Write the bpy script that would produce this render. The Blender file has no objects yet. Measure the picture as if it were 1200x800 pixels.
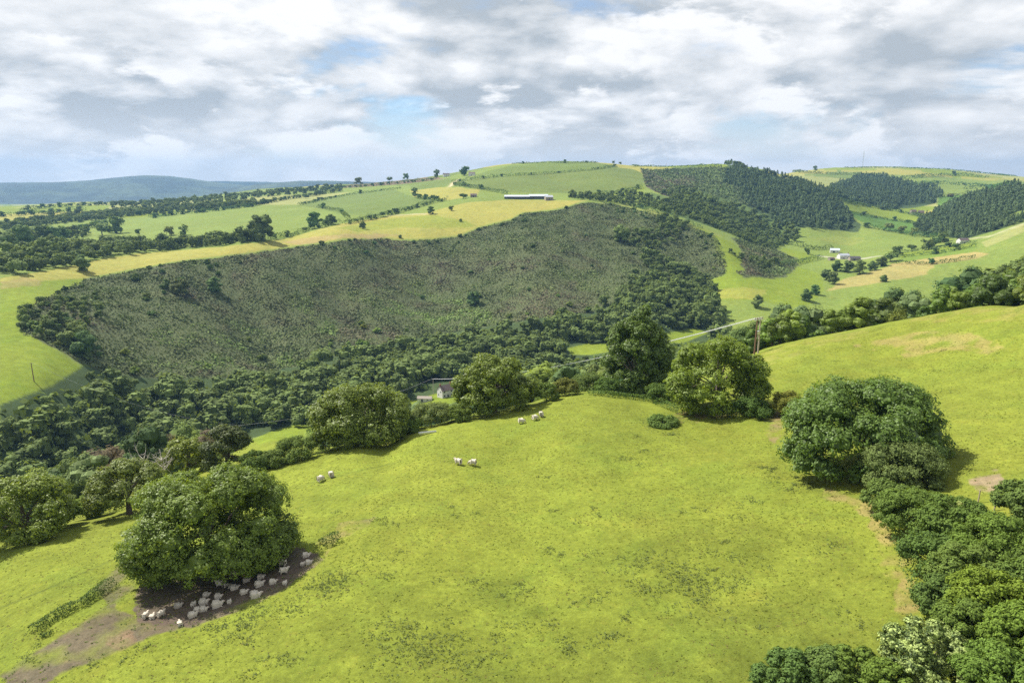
import bpy, bmesh, math, random
import numpy as np
from mathutils import Vector

# ------------------------------------------------------------------ camera, world, sun, exposure
W_PX, H_PX, FOC = 1200.0, 800.0, 800.0          # the photograph's pixels and its focal length in pixels
PITCH = math.radians(13.2)
CAM_Z = 0.0
scene = bpy.context.scene
COL = scene.collection

cam_data = bpy.data.cameras.new("camera")
cam = bpy.data.objects.new("camera", cam_data)
COL.objects.link(cam)
cam.location = (0, 0, CAM_Z)
cam.rotation_euler = (math.radians(90) - PITCH, 0, 0)
cam_data.sensor_width = 36.0
cam_data.lens = 36.0 * FOC / W_PX
cam_data.clip_start = 0.5
cam_data.clip_end = 60000
scene.camera = cam

SUN_EL = math.radians(51)
sx, sy = -0.86, 0.51
SUN = Vector((sx * math.cos(SUN_EL), sy * math.cos(SUN_EL), math.sin(SUN_EL))).normalized()
sun_data = bpy.data.lights.new("sun", 'SUN')
sun_data.energy = 3.5
sun_data.angle = math.radians(0.55)
sun_data.color = (1.0, 0.955, 0.88)
sun = bpy.data.objects.new("sun", sun_data)
sun.rotation_euler = SUN.to_track_quat('Z', 'Y').to_euler()
sun.location = (0, 0, 300)
COL.objects.link(sun)

scene.view_settings.view_transform = 'Standard'
scene.view_settings.look = 'None'
scene.view_settings.gamma = 1
scene.view_settings.use_curve_mapping = False
scene.view_settings.exposure = 1.19
scene.cycles.use_denoising = False
scene.cycles.max_bounces = 5
scene.cycles.diffuse_bounces = 3
scene.cycles.glossy_bounces = 1
scene.cycles.transmission_bounces = 2
scene.cycles.volume_bounces = 0
scene.cycles.transparent_max_bounces = 4
scene.cycles.caustics_reflective = False
scene.cycles.caustics_refractive = False
scene.render.use_persistent_data = False


SKY_SHIFT = (2.8, 5.5, 9.1)


class NT:
    """small helper for node trees"""
    def __init__(self, tree):
        self.t = tree
        tree.nodes.clear()

    def n(self, kind, **kw):
        nd = self.t.nodes.new(kind)
        for k, v in kw.items():
            if k.startswith('i_'):
                key = k[2:]
                key = int(key) if key.isdigit() else key.replace('_', ' ')
                self.put(nd.inputs[key], v)
            else:
                setattr(nd, k, v)
        return nd

    def put(self, sock, v):
        if isinstance(v, bpy.types.NodeSocket):
            self.t.links.new(v, sock)
        else:
            sock.default_value = v

    def math(self, op, a, b=0.0, c=0.0, clamp=False):
        nd = self.t.nodes.new('ShaderNodeMath')
        nd.operation = op
        nd.use_clamp = clamp
        self.put(nd.inputs[0], a)
        self.put(nd.inputs[1], b)
        self.put(nd.inputs[2], c)
        return nd.outputs[0]

    def vmath(self, op, a, b=(0, 0, 0)):
        nd = self.t.nodes.new('ShaderNodeVectorMath')
        nd.operation = op
        self.put(nd.inputs[0], a)
        if op == 'SCALE':
            self.put(nd.inputs['Scale'], b)
        else:
            self.put(nd.inputs[1], b)
        return nd.outputs[0]

    def mix(self, fac, a, b, blend='MIX'):
        nd = self.t.nodes.new('ShaderNodeMix')
        nd.data_type = 'RGBA'
        nd.blend_type = blend
        self.put(nd.inputs[0], fac)
        self.put(nd.inputs[6], a)
        self.put(nd.inputs[7], b)
        return nd.outputs[2]

    def noise(self, vec, scale, detail=3, rough=0.5, dist=0.0):
        nd = self.t.nodes.new('ShaderNodeTexNoise')
        self.put(nd.inputs['Vector'], vec)
        nd.inputs['Scale'].default_value = scale
        nd.inputs['Detail'].default_value = detail
        nd.inputs['Roughness'].default_value = rough
        nd.inputs['Distortion'].default_value = dist
        return nd.outputs['Fac']

    def ramp(self, fac, lo, hi):
        nd = self.t.nodes.new('ShaderNodeMapRange')
        nd.interpolation_type = 'SMOOTHSTEP'
        self.put(nd.inputs[0], fac)
        nd.inputs[1].default_value = lo
        nd.inputs[2].default_value = hi
        return nd.outputs[0]


world = bpy.data.worlds.new("World")
scene.world = world
world.use_nodes = True
w = NT(world.node_tree)
sky = w.n('ShaderNodeTexSky', sky_type='NISHITA', sun_disc=False)
sky.sun_elevation = SUN_EL
sky.sun_rotation = math.atan2(SUN.x, SUN.y)
sky.altitude = 200
sky.air_density = 1.0
sky.dust_density = 1.5
gen = w.n('ShaderNodeTexCoord').outputs['Generated']
sep = w.n('ShaderNodeSeparateXYZ', i_0=gen)
zz = w.math('MAXIMUM', sep.outputs[2], -0.15)
den = w.math('ADD', zz, 0.44)
inv = w.math('DIVIDE', 1.0, den)
flat = w.vmath('MULTIPLY', gen, (1.0, 1.0, 0.0))
p = w.vmath('SCALE', flat, inv)
p = w.vmath('ADD', p, SKY_SHIFT)
p = w.vmath('ADD', p, w.vmath('MULTIPLY', gen, (0.0, 0.0, 3.0)))
big = w.noise(p, 1.1, 2, 0.5)
cov = w.noise(p, 2.5, 12, 0.56, 0.15)
cov2 = w.math('ADD', w.math('MULTIPLY', cov, 0.62), w.math('MULTIPLY', big, 0.48))
mask = w.math('MULTIPLY_ADD', w.ramp(cov2, 0.42, 0.52), 0.86, 0.14)
# relief: the same cloud field looked up a little higher and towards the sun
ps = w.vmath('ADD', p, (-0.05, -0.11, 0.06))
covs = w.noise(ps, 2.5, 12, 0.56, 0.15)
rel = w.math('SUBTRACT', cov, covs)
thick = w.ramp(cov2, 0.49, 0.64)
bases = w.ramp(w.noise(w.vmath('MULTIPLY', p, (0.8, 1.5, 1.0)), 1.5, 8, 0.58, 0.2), 0.40, 0.60)
shade = w.math('MULTIPLY_ADD', rel, 4.6, 0.76)
shade = w.math('SUBTRACT', shade, w.math('MULTIPLY', w.math('MULTIPLY', thick, bases), 0.58))
wob = w.n('ShaderNodeTexNoise')
w.put(wob.inputs['Vector'], p)
wob.inputs['Scale'].default_value = 5.0
wob.inputs['Detail'].default_value = 4
pw = w.vmath('ADD', w.vmath('MULTIPLY', p, (1.0, 1.15, 1.0)), w.vmath('SCALE', wob.outputs['Color'], 0.16))
vor = w.n('ShaderNodeTexVoronoi', feature='F1')
w.put(vor.inputs['Vector'], pw)
vor.inputs['Scale'].default_value = 6.5
vor.inputs['Detail'].default_value = 1.0
vor.inputs['Roughness'].default_value = 0.55
puff = w.math('SUBTRACT', 0.47, vor.outputs['Distance'])
shade = w.math('MULTIPLY_ADD', puff, 0.55, shade)
shade = w.math('MAXIMUM', shade, 0.0)
shade = w.math('MINIMUM', shade, 1.0)
fr = w.noise(w.vmath('ADD', p, (5.1, 2.2, 0.7)), 1.75, 13, 0.60, 0.1)
fmask = w.ramp(fr, 0.505, 0.560)
fdeep = w.ramp(fr, 0.52, 0.70)
frs = w.noise(w.vmath('ADD', p, (5.06, 2.09, 0.76)), 1.75, 13, 0.60, 0.1)
fsh = w.math('MULTIPLY_ADD', w.math('SUBTRACT', fr, frs), 5.0, 0.96)
fsh = w.math('SUBTRACT', fsh, w.math('MULTIPLY', fdeep, 0.45))
fsh = w.math('MULTIPLY_ADD', puff, 0.35, fsh, clamp=True)
shade = w.math('ADD', w.math('MULTIPLY', shade, w.math('SUBTRACT', 1.0, fmask)), w.math('MULTIPLY', fsh, fmask))
ccol = w.mix(shade, (1.72, 1.90, 2.06, 1), (3.65, 3.65, 3.65, 1))
low = w.ramp(zz, 0.0, 0.11)
hor = w.math('SUBTRACT', 1.0, low)
skyc = w.mix(1.0, sky.outputs[0], (0.38, 0.48, 0.58, 1), 'MULTIPLY')
skyc = w.mix(w.math('MULTIPLY', hor, 0.6), skyc, (2.9, 3.1, 3.3, 1))
final = w.mix(mask, skyc, ccol)
final = w.mix(w.math('MULTIPLY', hor, 0.60), final, (3.95, 3.8, 3.6, 1))
bg = w.n('ShaderNodeBackground', i_Color=final, i_Strength=0.128)
wo = w.n('ShaderNodeOutputWorld')
w.t.links.new(bg.outputs[0], wo.inputs[0])
world.cycles.sampling_method = 'MANUAL'
world.cycles.sample_map_resolution = 512

# ------------------------------------------------------------------ terrain
def tan_drop(v):
    return math.tan(PITCH + math.atan((v - 400.0) / FOC))


def ray_dir(u, v):
    """world direction through a point of the photograph"""
    x = (u - 600.0) / FOC
    y = -(v - 400.0) / FOC
    c, s = math.cos(PITCH), math.sin(PITCH)
    return np.array([x, c + y * s, y * c - s])


def from_z(u, v, z):
    d = ray_dir(u, v)
    t = z / d[2]
    return (d[0] * t, d[1] * t, z)


def from_d(u, v, dist):
    d = ray_dir(u, v)
    t = dist / math.hypot(d[0], d[1])
    return (d[0] * t, d[1] * t, d[2] * t)


def hid(u, dist, z):
    """the point at this distance and height that stands in the photograph's column u"""
    a = math.atan((u - 600.0) / FOC)
    for _ in range(6):
        dep = dist * math.cos(a) * math.cos(PITCH) - z * math.sin(PITCH)
        a = math.asin(max(-0.99, min(0.99, (u - 600.0) / FOC * dep / dist)))
    return (dist * math.sin(a), dist * math.cos(a), z)


CTRL = []
for q in [  # the near field: pixel and height below the drone
    (600, 800, -44), (300, 790, -45), (100, 800, -46.5), (1100, 800, -40), (900, 800, -42), (0, 700, -50), (0, 760, -48),
    (150, 700, -47.5), (300, 700, -46), (600, 650, -45), (900, 650, -42.5), (1150, 650, -37), (0, 625, -55), (150, 610, -53),
    (300, 560, -51.5), (450, 535, -50), (600, 560, -47), (424, 514, -51), (480, 501, -51), (540, 489, -50.5), (600, 476, -49.5), (650, 463, -49), (350, 535, -52), (700, 458, -48.5), (800, 485, -46),
    (750, 560, -45), (900, 480, -44), (1000, 520, -41.5), (1200, 560, -35), (1320, 560, -32), (1320, 420, -32), (300, 620, -49),
    (1050, 450, -41), (1200, 450, -35), (1200, 420, -34.5), (1100, 425, -40.5), (1000, 440, -43.3)]:
    CTRL.append(from_z(*q))
for q in [  # seen ground farther out: pixel and distance
    
    (325, 512, 158), (300, 520, 170), (0, 470, 395), (50, 440, 425), (20, 400, 480), (20, 350, 560), (60, 322, 640), (0, 328, 620),
    (110, 312, 690), (520, 462, 428), (490, 470, 425), (300, 400, 590), (300, 350, 655), (300, 296, 740), (200, 400, 540),
    (150, 350, 600), (200, 308, 690), (400, 350, 690), (400, 283, 790), (500, 280, 850), (500, 340, 740), (600, 350, 700),
    (600, 300, 800), (600, 259, 930), (690, 237, 1050), (720, 300, 830), (760, 250, 1000), (800, 300, 860), (780, 270, 930),
    (740, 345, 690), (845, 300, 850), (835, 330, 790), (820, 268, 960), (870, 345, 745), (930, 345, 780), (900, 320, 860), (880, 300, 900),
    (960, 335, 860), (985, 300, 1120), (1040, 325, 900), (1100, 310, 1000), (1080, 290, 1180), (1150, 290, 1100), (1000, 275, 1380),
    (1030, 255, 1650), (1075, 275, 1350), (1080, 250, 1800), (950, 268, 1350), (1010, 265, 1420),
    (870, 197, 1750), (900, 203, 1700), (860, 230, 1500), (930, 240, 1480), (975, 227, 1650), (820, 240, 1250), (800, 210, 1600), (770, 200, 1700), (780, 225, 1350),
    (700, 192, 1750), (650, 190, 1750), (600, 193, 1750), (550, 205, 1650), (650, 212, 1450), (750, 205, 1600), (740, 225, 1300), (600, 227, 1200),
    (690, 228, 1230), (500, 222, 1500), (450, 240, 1200), (400, 260, 960), (350, 276, 850), (500, 250, 1000), (550, 237, 1080),
    (300, 262, 1100), (300, 244, 1400), (400, 247, 1150), (400, 228, 1800), (300, 228, 2000), (500, 208, 2000), (450, 213, 2200), (400, 217, 2400),
    (350, 221, 2500), (250, 262, 1150), (200, 285, 950), (150, 262, 1350), (100, 285, 1000), (0, 290, 950), (50, 265, 1400), (0, 258, 1600),
    (150, 242, 2000), (0, 242, 2400), (200, 235, 2500), (300, 224, 2600), (100, 238, 2600), (200, 300, 760), (100, 300, 800), (0, 300, 800),
    (950, 200, 2900), (1000, 196, 3300), (1060, 196, 3300), (1120, 200, 3100), (1200, 208, 3000), (1000, 215, 2400), (1050, 206, 2600), (1100, 225, 2200), (1150, 218, 2500),
    (1040, 225, 2050), (1000, 235, 1850), (1040, 245, 1850), (1100, 242, 1900), (1180, 218, 1750), (1200, 240, 1450), (1120, 240, 1650), (1140, 270, 1300), (1190, 265, 1200), (900, 212, 2300), (850, 192, 2000)]:
    CTRL.append(from_d(*q))
for q in [  # ground hidden behind the near trees and in dips
    (0, 170, -76), (0, 230, -100), (0, 310, -127), (100, 180, -76), (100, 260, -112), (100, 350, -133), (200, 190, -76), (200, 300, -123),
    (200, 420, -137), (300, 240, -98), (300, 340, -130), (300, 470, -138), (424, 152, -60.5), (424, 180, -73), (400, 260, -108), (400, 400, -136), (400, 520, -138),
    (500, 163, -63), (500, 190, -74), (500, 280, -110), (500, 370, -133), (500, 520, -139), (600, 172, -60.5), (600, 200, -72), (600, 270, -100), (600, 380, -133), (600, 520, -138),
    (700, 200, -64), (700, 280, -96), (700, 390, -128), (700, 520, -136), (700, 620, -128), (800, 200, -58), (800, 280, -86), (800, 400, -122),
    (800, 600, -134), (900, 270, -66), (900, 320, -80), (900, 420, -112), (900, 600, -133), (1000, 320, -76), (1000, 450, -104),
    (1000, 680, -128), (1100, 320, -62), (1100, 480, -74), (1100, 750, -124), (1200, 330, -49), (1200, 480, -52), (1200, 640, -90), (1200, 850, -112),
    (830, 1150, -58), (900, 1300, -92), (740, 1150, -38), (100, 3600, -150), (0, 3600, -150), (250, 3600, -130), (400, 3600, -110), (550, 2600, 25), (650, 2600, 20), (750, 2600, 20),
    (550, 4000, -60), (750, 4000, -60), (1000, 4800, -20), (1200, 4800, -40), (-200, 3000, -120), (0, 7000, -160), (300, 7000, -160), (600, 7000, -120), (900, 7000, -100), (1200, 7000, -100),
    (600, 20, -42), (0, 20, -44), (1200, 20, -39), (0, 45, -47), (1200, 45, -38), (600, 12000, -150), (0, 12000, -170), (1200, 12000, -150)]:
    CTRL.append(hid(*q))
for u in range(900, 1321, 35):               # the straight brow of the right-hand field and the drop behind it
    vc = 403 - (u - 890) * 58 / 310.0
    zb = from_d(u, vc, 203)[2]
    CTRL.append(from_z(u, vc + 9, zb - 0.1))
    CTRL.append(from_z(u, vc + 24, 0.6 * zb - 0.4 * 41.5 + (u - 1000) * 0.004))
    CTRL.append(from_d(u, vc, 203))
    CTRL.append(hid(u, 224, zb * 224 / 203 - 2.2))
    CTRL.append(hid(u, 245, zb * 245 / 203 - 5.5))
CTRL = np.array(CTRL)


def warp(x, y):
    r = np.hypot(x, y)
    th = np.arctan2(x, y)
    thc = np.clip(th, -0.82, 0.82)
    return thc * 3.2, np.log(np.maximum(r, 15.0)), th, r


_cu, _cb, _, _ = warp(CTRL[:, 0], CTRL[:, 1])
_C = 0.06


def _phi(d2):
    return np.sqrt(d2 + _C * _C)


_n = len(CTRL)
_A = _phi((_cu[:, None] - _cu[None]) ** 2 + (_cb[:, None] - _cb[None]) ** 2)
_P = np.stack([np.ones(_n), _cu, _cb], 1)
_sc = 1.0
_M = np.zeros((_n + 3, _n + 3))
_M[:_n, :_n] = _A - np.eye(_n) * 0.002
_M[:_n, _n:] = _P
_M[_n:, :_n] = _P.T
_rhs = np.zeros(_n + 3)
_rhs[:_n] = CTRL[:, 2]
_w = np.linalg.solve(_M, _rhs)

_NT = 1100
_th = np.concatenate([np.linspace(-math.pi, -0.85, 40)[:-1], np.linspace(-0.85, 0.85, _NT), np.linspace(0.85, math.pi, 40)[1:]])
_lr = np.concatenate([np.linspace(math.log(2.0), math.log(38), 14)[:-1], np.linspace(math.log(38), math.log(2600), 860),
                      np.linspace(math.log(2600), math.log(12500), 60)[1:]])
TH, LR = np.meshgrid(_th, _lr)
R_ = np.exp(LR)
GX, GY = R_ * np.sin(TH), R_ * np.cos(TH)
_gu = np.clip(TH, -0.82, 0.82).ravel() * 3.2
_gb = np.maximum(LR, math.log(15.0)).ravel()
GZ = np.empty(_gu.size)
for s in range(0, _gu.size, 40000):
    e = s + 40000
    d2 = (_gu[s:e, None] - _cu[None]) ** 2 + (_gb[s:e, None] - _cb[None]) ** 2
    GZ[s:e] = _phi(d2) @ _w[:_n] + _w[_n] + _w[_n + 1] * _gu[s:e] + _w[_n + 2] * _gb[s:e]
GZ = GZ.reshape(TH.shape)
_ed = np.abs(TH) > 0.85                       # behind the drone the two sides meet smoothly
_f = 0.5 - 0.5 * np.cos((np.abs(TH) - 0.85) / (math.pi - 0.85) * math.pi)
_mean = 0.5 * (GZ[:, :1] + GZ[:, -1:])
GZ = np.where(_ed, GZ * (1 - _f) + _mean * _f, GZ)


def vnoise(x, y, scale, seed=0, octv=4):
    """value noise, smooth, about -1..1"""
    rng = np.random.RandomState(seed)
    tab = rng.rand(256, 256) * 2 - 1
    out = np.zeros_like(x, dtype=float)
    amp, tot = 1.0, 0.0
    X, Y = x / scale + 1000.3, y / scale + 1000.7
    for _ in range(octv):
        xi, yi = np.floor(X).astype(int), np.floor(Y).astype(int)
        fx, fy = X - xi, Y - yi
        fx, fy = fx * fx * (3 - 2 * fx), fy * fy * (3 - 2 * fy)
        a, b = tab[xi & 255, yi & 255], tab[(xi + 1) & 255, yi & 255]
        c, d = tab[xi & 255, (yi + 1) & 255], tab[(xi + 1) & 255, (yi + 1) & 255]
        out += amp * ((a * (1 - fx) + b * fx) * (1 - fy) + (c * (1 - fx) + d * fx) * fy)
        tot += amp
        amp *= 0.5
        X, Y = X * 2.03 + 17, Y * 2.03 + 31
    return out / tot




def soften(A, sig, axis):
    k = np.arange(-3 * sig, 3 * sig + 1)
    g = np.exp(-0.5 * (k / sig) ** 2)
    g /= g.sum()
    pad = [(0, 0), (0, 0)]
    pad[axis] = (3 * sig, 3 * sig)
    B = np.pad(A, pad, 'edge')
    out = np.zeros_like(A)
    for i, w_ in enumerate(g):
        out += w_ * (B[i:i + A.shape[0]] if axis == 0 else B[:, i:i + A.shape[1]])
    return out


_S = soften(soften(GZ, 13, 0), 36, 1)           # the grazed fields roll smoothly
_m = np.clip((232 - R_) / 40, 0, 1) * np.clip((R_ - 40) / 20, 0, 1)
_rightward = np.clip((TH - 0.22) / 0.12, 0, 1)
_m = np.maximum(_m * _rightward, np.clip((112 - R_) / 18, 0, 1) * np.clip((R_ - 40) / 20, 0, 1))
_m = _m * (np.abs(TH) < 0.84)
GZ = GZ * (1 - _m) + _S * _m
_bank = np.clip((R_ - 540) / 90, 0, 1) * np.clip((930 - R_) / 110, 0, 1) * np.clip((0.30 - TH) / 0.10, 0, 1) * np.clip((TH + 0.75) / 0.1, 0, 1)
GZ += _bank * 14.0 * (vnoise(GX + 60, GY * 0.22, 120.0, 13, 3))     # spurs and gullies running down the bracken bank
GZ += np.clip((R_ - 60) / 500, 0.0, 1.0) * 3.0 * vnoise(GX, GY, 130.0, 3, 3) * np.clip(R_ / 900, 0.3, 1.6)
GZ += 0.35 * vnoise(GX, GY, 14.0, 5, 3) + 0.10 * vnoise(GX, GY, 2.3, 6, 2)


def ground(x, y):
    x, y = np.atleast_1d(np.asarray(x, float)), np.atleast_1d(np.asarray(y, float))
    fi = np.interp(np.arctan2(x, y), _th, np.arange(_th.size))
    fj = np.interp(np.log(np.maximum(np.hypot(x, y), 2.0)), _lr, np.arange(_lr.size))
    i0 = np.minimum(fi.astype(int), _th.size - 2)
    j0 = np.minimum(fj.astype(int), _lr.size - 2)
    a, b = fi - i0, fj - j0
    return (GZ[j0, i0] * (1 - a) * (1 - b) + GZ[j0, i0 + 1] * a * (1 - b) + GZ[j0 + 1, i0] * (1 - a) * b + GZ[j0 + 1, i0 + 1] * a * b)


_tt = np.exp(np.linspace(math.log(30), math.log(12000), 2600))


def hit(u, v):
    """where the line of sight through a point of the photograph meets the ground"""
    d = ray_dir(u, v)
    d = d / math.hypot(d[0], d[1])
    z = ground(d[0] * _tt, d[1] * _tt)
    gap = d[2] * _tt - z
    k = np.nonzero(gap < 0)[0]
    if len(k) == 0:
        k = int(np.argmin(gap))
        t = _tt[k]
        return np.array([d[0] * t, d[1] * t, float(z[k])])
    k = int(k[0])
    if k == 0:
        t = _tt[0]
    else:
        t = _tt[k - 1] + (_tt[k] - _tt[k - 1]) * gap[k - 1] / (gap[k - 1] - gap[k])
    x, y = d[0] * t, d[1] * t
    return np.array([x, y, float(ground(x, y)[0])])


def project(x, y, z):
    c, s = math.cos(PITCH), math.sin(PITCH)
    dep = y * c - z * s
    up = y * s + z * c
    return 600 + FOC * x / dep, 400 - FOC * up / dep, dep


def hits(pts, step=14.0):
    """an outline given on the photograph, laid on the ground (points every few pixels)"""
    out = []
    for (a, b) in zip(pts, pts[1:]):
        n = max(1, int(math.hypot(b[0] - a[0], b[1] - a[1]) / step))
        for k in range(n):
            t = k / n
            out.append(hit(a[0] + (b[0] - a[0]) * t, a[1] + (b[1] - a[1]) * t))
    out.append(hit(*pts[-1]))
    return np.array(out)


def inside(px, py, poly):
    res = np.zeros(px.shape, bool)
    n = len(poly)
    x0, y0 = poly[:, 0], poly[:, 1]
    for i in range(n):
        j = (i + 1) % n
        cond = (y0[i] > py) != (y0[j] > py)
        dy = y0[j] - y0[i]
        if abs(dy) < 1e-9:
            continue
        res ^= cond & (px < (x0[j] - x0[i]) * (py - y0[i]) / dy + x0[i])
    return res


def area(pts):
    """closed outline on the ground, x and y only"""
    return hits(list(pts) + [pts[0]])[:-1, :2]
# ------------------------------------------------------------------ land cover: colours of what grows there
LUSH = (0.160, 0.208, 0.022)
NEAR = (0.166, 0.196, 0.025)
PASTURE = (0.160, 0.208, 0.040)
MID = (0.125, 0.168, 0.036)
DEEP = (0.085, 0.155, 0.024)
YELLOW = (0.270, 0.255, 0.055)
STRAW = (0.300, 0.250, 0.085)
PALE = (0.245, 0.255, 0.080)
BROWN = (0.165, 0.120, 0.070)
SOIL = (0.125, 0.100, 0.068)
BRACKEN = (0.090, 0.105, 0.044)
HEATH = (0.095, 0.078, 0.052)
SCRUB = (0.085, 0.125, 0.032)
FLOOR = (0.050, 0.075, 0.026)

cover = np.empty(GX.shape + (3,))
cover[:] = PASTURE
n1 = vnoise(GX, GY, 260.0, 11, 2)
# fields far off, divided on a skewed grid of their own
_q = np.array([PASTURE, MID, YELLOW, LUSH, PALE, PASTURE])
_ix = np.floor((GX * 0.9 + GY * 0.25) / 210.0 + 0.35 * n1).astype(int)
_iy = np.floor((GY * 0.95 - GX * 0.3) / 290.0 + 0.35 * n1).astype(int)
_far = R_ > 1500
cover[_far] = _q[((_ix * 7 + _iy * 13) % 6)][_far]


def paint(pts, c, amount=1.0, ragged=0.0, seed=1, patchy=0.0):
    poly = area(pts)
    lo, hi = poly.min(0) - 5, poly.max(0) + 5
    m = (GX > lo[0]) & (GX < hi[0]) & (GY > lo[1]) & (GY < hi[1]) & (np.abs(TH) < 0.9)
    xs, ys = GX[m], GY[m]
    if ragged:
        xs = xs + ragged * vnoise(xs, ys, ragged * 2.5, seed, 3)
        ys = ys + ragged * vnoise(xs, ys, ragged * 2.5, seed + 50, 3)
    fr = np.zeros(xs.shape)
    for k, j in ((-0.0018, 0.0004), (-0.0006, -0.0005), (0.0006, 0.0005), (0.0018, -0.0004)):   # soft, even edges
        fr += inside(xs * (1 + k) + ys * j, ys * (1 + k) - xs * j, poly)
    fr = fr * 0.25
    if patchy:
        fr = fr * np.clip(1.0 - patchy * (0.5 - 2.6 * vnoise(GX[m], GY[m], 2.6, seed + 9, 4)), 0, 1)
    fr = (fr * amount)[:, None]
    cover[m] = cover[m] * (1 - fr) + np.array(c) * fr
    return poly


# the near field with its dry and trodden parts
near_m = (R_ < 230)
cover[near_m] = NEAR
P_BRACKEN = [(24, 366), (60, 346), (100, 328), (150, 318), (220, 306), (300, 297), (350, 289), (407, 282), (450, 280), (475, 282), (505, 281),
             (540, 277), (560, 268), (600, 258), (615, 250), (650, 247), (685, 238), (720, 240), (750, 247), (772, 253), (800, 262), (817, 268),
             (838, 277), (846, 290), (851, 310), (849, 322), (830, 328), (812, 345), (760, 352), (700, 364), (640, 372), (560, 384), (480, 398), (400, 416), (300, 440), (200, 445), (120, 436), (96, 426),
             (60, 405), (24, 388)]
P_VALLEY = [(0, 474), (60, 452), (98, 428), (200, 438), (300, 432), (400, 410), (480, 394), (560, 378), (640, 366), (700, 358), (760, 340), (800, 330), (838, 352), (852, 380), (850, 400),
            (800, 420), (700, 440), (640, 462), (560, 480), (480, 492), (360, 495), (300, 512), (200, 540), (0, 560)]
P_FLATS = [(830, 328), (850, 322), (853, 308), (848, 290), (838, 277), (860, 285), (872, 300), (898, 318), (925, 310), (948, 316), (962, 322), (966, 340), (950, 356), (926, 362), (895, 352), (838, 351)]
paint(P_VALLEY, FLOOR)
paint(P_BRACKEN, BRACKEN, 1, 4.0)
P_LEFT_FIELD = [(0, 332), (50, 323), (100, 320), (98, 330), (60, 347), (24, 366), (22, 385), (60, 407), (95, 430), (60, 452), (0, 474)]
paint(P_LEFT_FIELD, LUSH)
P_STRIP = [(0, 326), (50, 318), (87, 311), (122, 303), (165, 297), (250, 290), (300, 285), (340, 278), (400, 262), (460, 253), (495, 251), (515, 245), (550, 237), (600, 234), (690, 235), (650, 245), (612, 249), (600, 256),
           (560, 266), (540, 275), (505, 280), (475, 280), (450, 278), (407, 280), (350, 287), (300, 295), (220, 304), (150, 316), (100, 326), (50, 329), (0, 332)]
paint(P_STRIP, YELLOW)
paint([(395, 268), (440, 258), (500, 252), (545, 258), (560, 265), (520, 268), (470, 266), (420, 272)], LUSH, 0.6, 6)
paint([(330, 283), (380, 276), (440, 274), (470, 275), (440, 279), (400, 281), (350, 287)], (0.30, 0.215, 0.10), 0.6, 5)
paint([(0, 330), (30, 325), (52, 330), (40, 336), (0, 340)], (0.27, 0.20, 0.09), 0.5, 5)
F1 = [(110, 276), (150, 262), (180, 254), (250, 250), (300, 243), (350, 241), (400, 248), (403, 258), (385, 265), (340, 272), (290, 281), (200, 289), (150, 290), (110, 288)]
paint(F1, PASTURE)
paint([(355, 240), (410, 227), (462, 222), (482, 230), (500, 234), (505, 240), (450, 252), (405, 252)], MID)
paint([(480, 223), (515, 219), (562, 222), (560, 228), (525, 235), (485, 231)], YELLOW)
paint([(300, 240), (350, 230), (412, 225), (375, 233), (350, 240)], PALE)
paint([(395, 219), (440, 211), (500, 204), (525, 209), (480, 215), (412, 220)], BROWN, 1, 8)
paint([(480, 216), (525, 209), (535, 214), (520, 219), (482, 223)], MID)
paint([(532, 213), (560, 208), (600, 206), (715, 196), (740, 198), (752, 203), (755, 212), (750, 221), (725, 228), (650, 226), (600, 226), (550, 220), (530, 216)], (0.124, 0.160, 0.034))
paint([(550, 206), (600, 194), (680, 191), (715, 195), (650, 201), (600, 204)], MID)
paint([(700, 229), (740, 222), (752, 216), (756, 222), (735, 230)], LUSH)
P_RAVINE = [(750, 198), (762, 199), (780, 212), (797, 224), (792, 232), (775, 228), (757, 218), (754, 206)]
paint([(762, 200), (800, 196), (850, 196), (870, 205), (880, 225), (900, 252), (940, 266), (900, 285), (860, 275), (820, 262), (770, 246), (752, 236), (760, 225), (790, 232)], SCRUB, 1, 8)
paint(P_RAVINE, HEATH, 1, 6)
paint([(700, 238), (750, 240), (800, 258), (846, 276), (840, 280), (800, 264), (750, 249)], (0.20, 0.22, 0.05), 0.8, 3)
P_CONIFERS = [(850, 193), (900, 203), (940, 214), (975, 228), (988, 246), (1010, 263), (1006, 272), (975, 269), (937, 266), (900, 256), (872, 240), (860, 225)]
P_FAR_WOOD = [(995, 210), (1012, 206), (1042, 207), (1060, 217), (1095, 218), (1100, 228), (1097, 238), (1075, 243), (1040, 246), (1005, 238), (975, 232), (972, 221)]
P_RIGHT_WOOD = [(1200, 216), (1150, 227), (1112, 241), (1080, 256), (1072, 273), (1100, 277), (1132, 280), (1182, 266), (1172, 256), (1200, 245)]
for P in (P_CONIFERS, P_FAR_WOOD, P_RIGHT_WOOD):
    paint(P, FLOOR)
paint([(985, 234), (1080, 252), (1075, 262), (992, 247)], LUSH)
paint([(992, 247), (1075, 262), (1075, 275), (1040, 270), (1015, 262)], DEEP)
paint([(912, 203), (995, 210), (972, 220), (1000, 228), (960, 222)], PALE, 0.8)
paint([(1060, 208), (1200, 212), (1150, 226), (1100, 224)], PASTURE)
paint([(1100, 230), (1150, 227), (1112, 241), (1098, 240)], DEEP)
paint([(1175, 256), (1200, 247), (1200, 266), (1182, 266)], MID)
V1 = [(952, 280), (1020, 270), (1080, 281), (1062, 293), (1025, 301), (995, 291)]
paint(V1, PASTURE)
paint([(952, 280), (985, 276), (1020, 278), (1000, 288)], (0.21, 0.235, 0.05), 0.6, 10)
paint([(1055, 297), (1145, 284), (1144, 289), (1054, 302)], LUSH)
paint([(1054, 302), (1144, 289), (1142, 295), (1045, 309)], (0.14, 0.20, 0.03))
paint([(1045, 309), (1142, 295), (1160, 297), (1145, 303), (1095, 310), (1040, 313)], STRAW)
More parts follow.
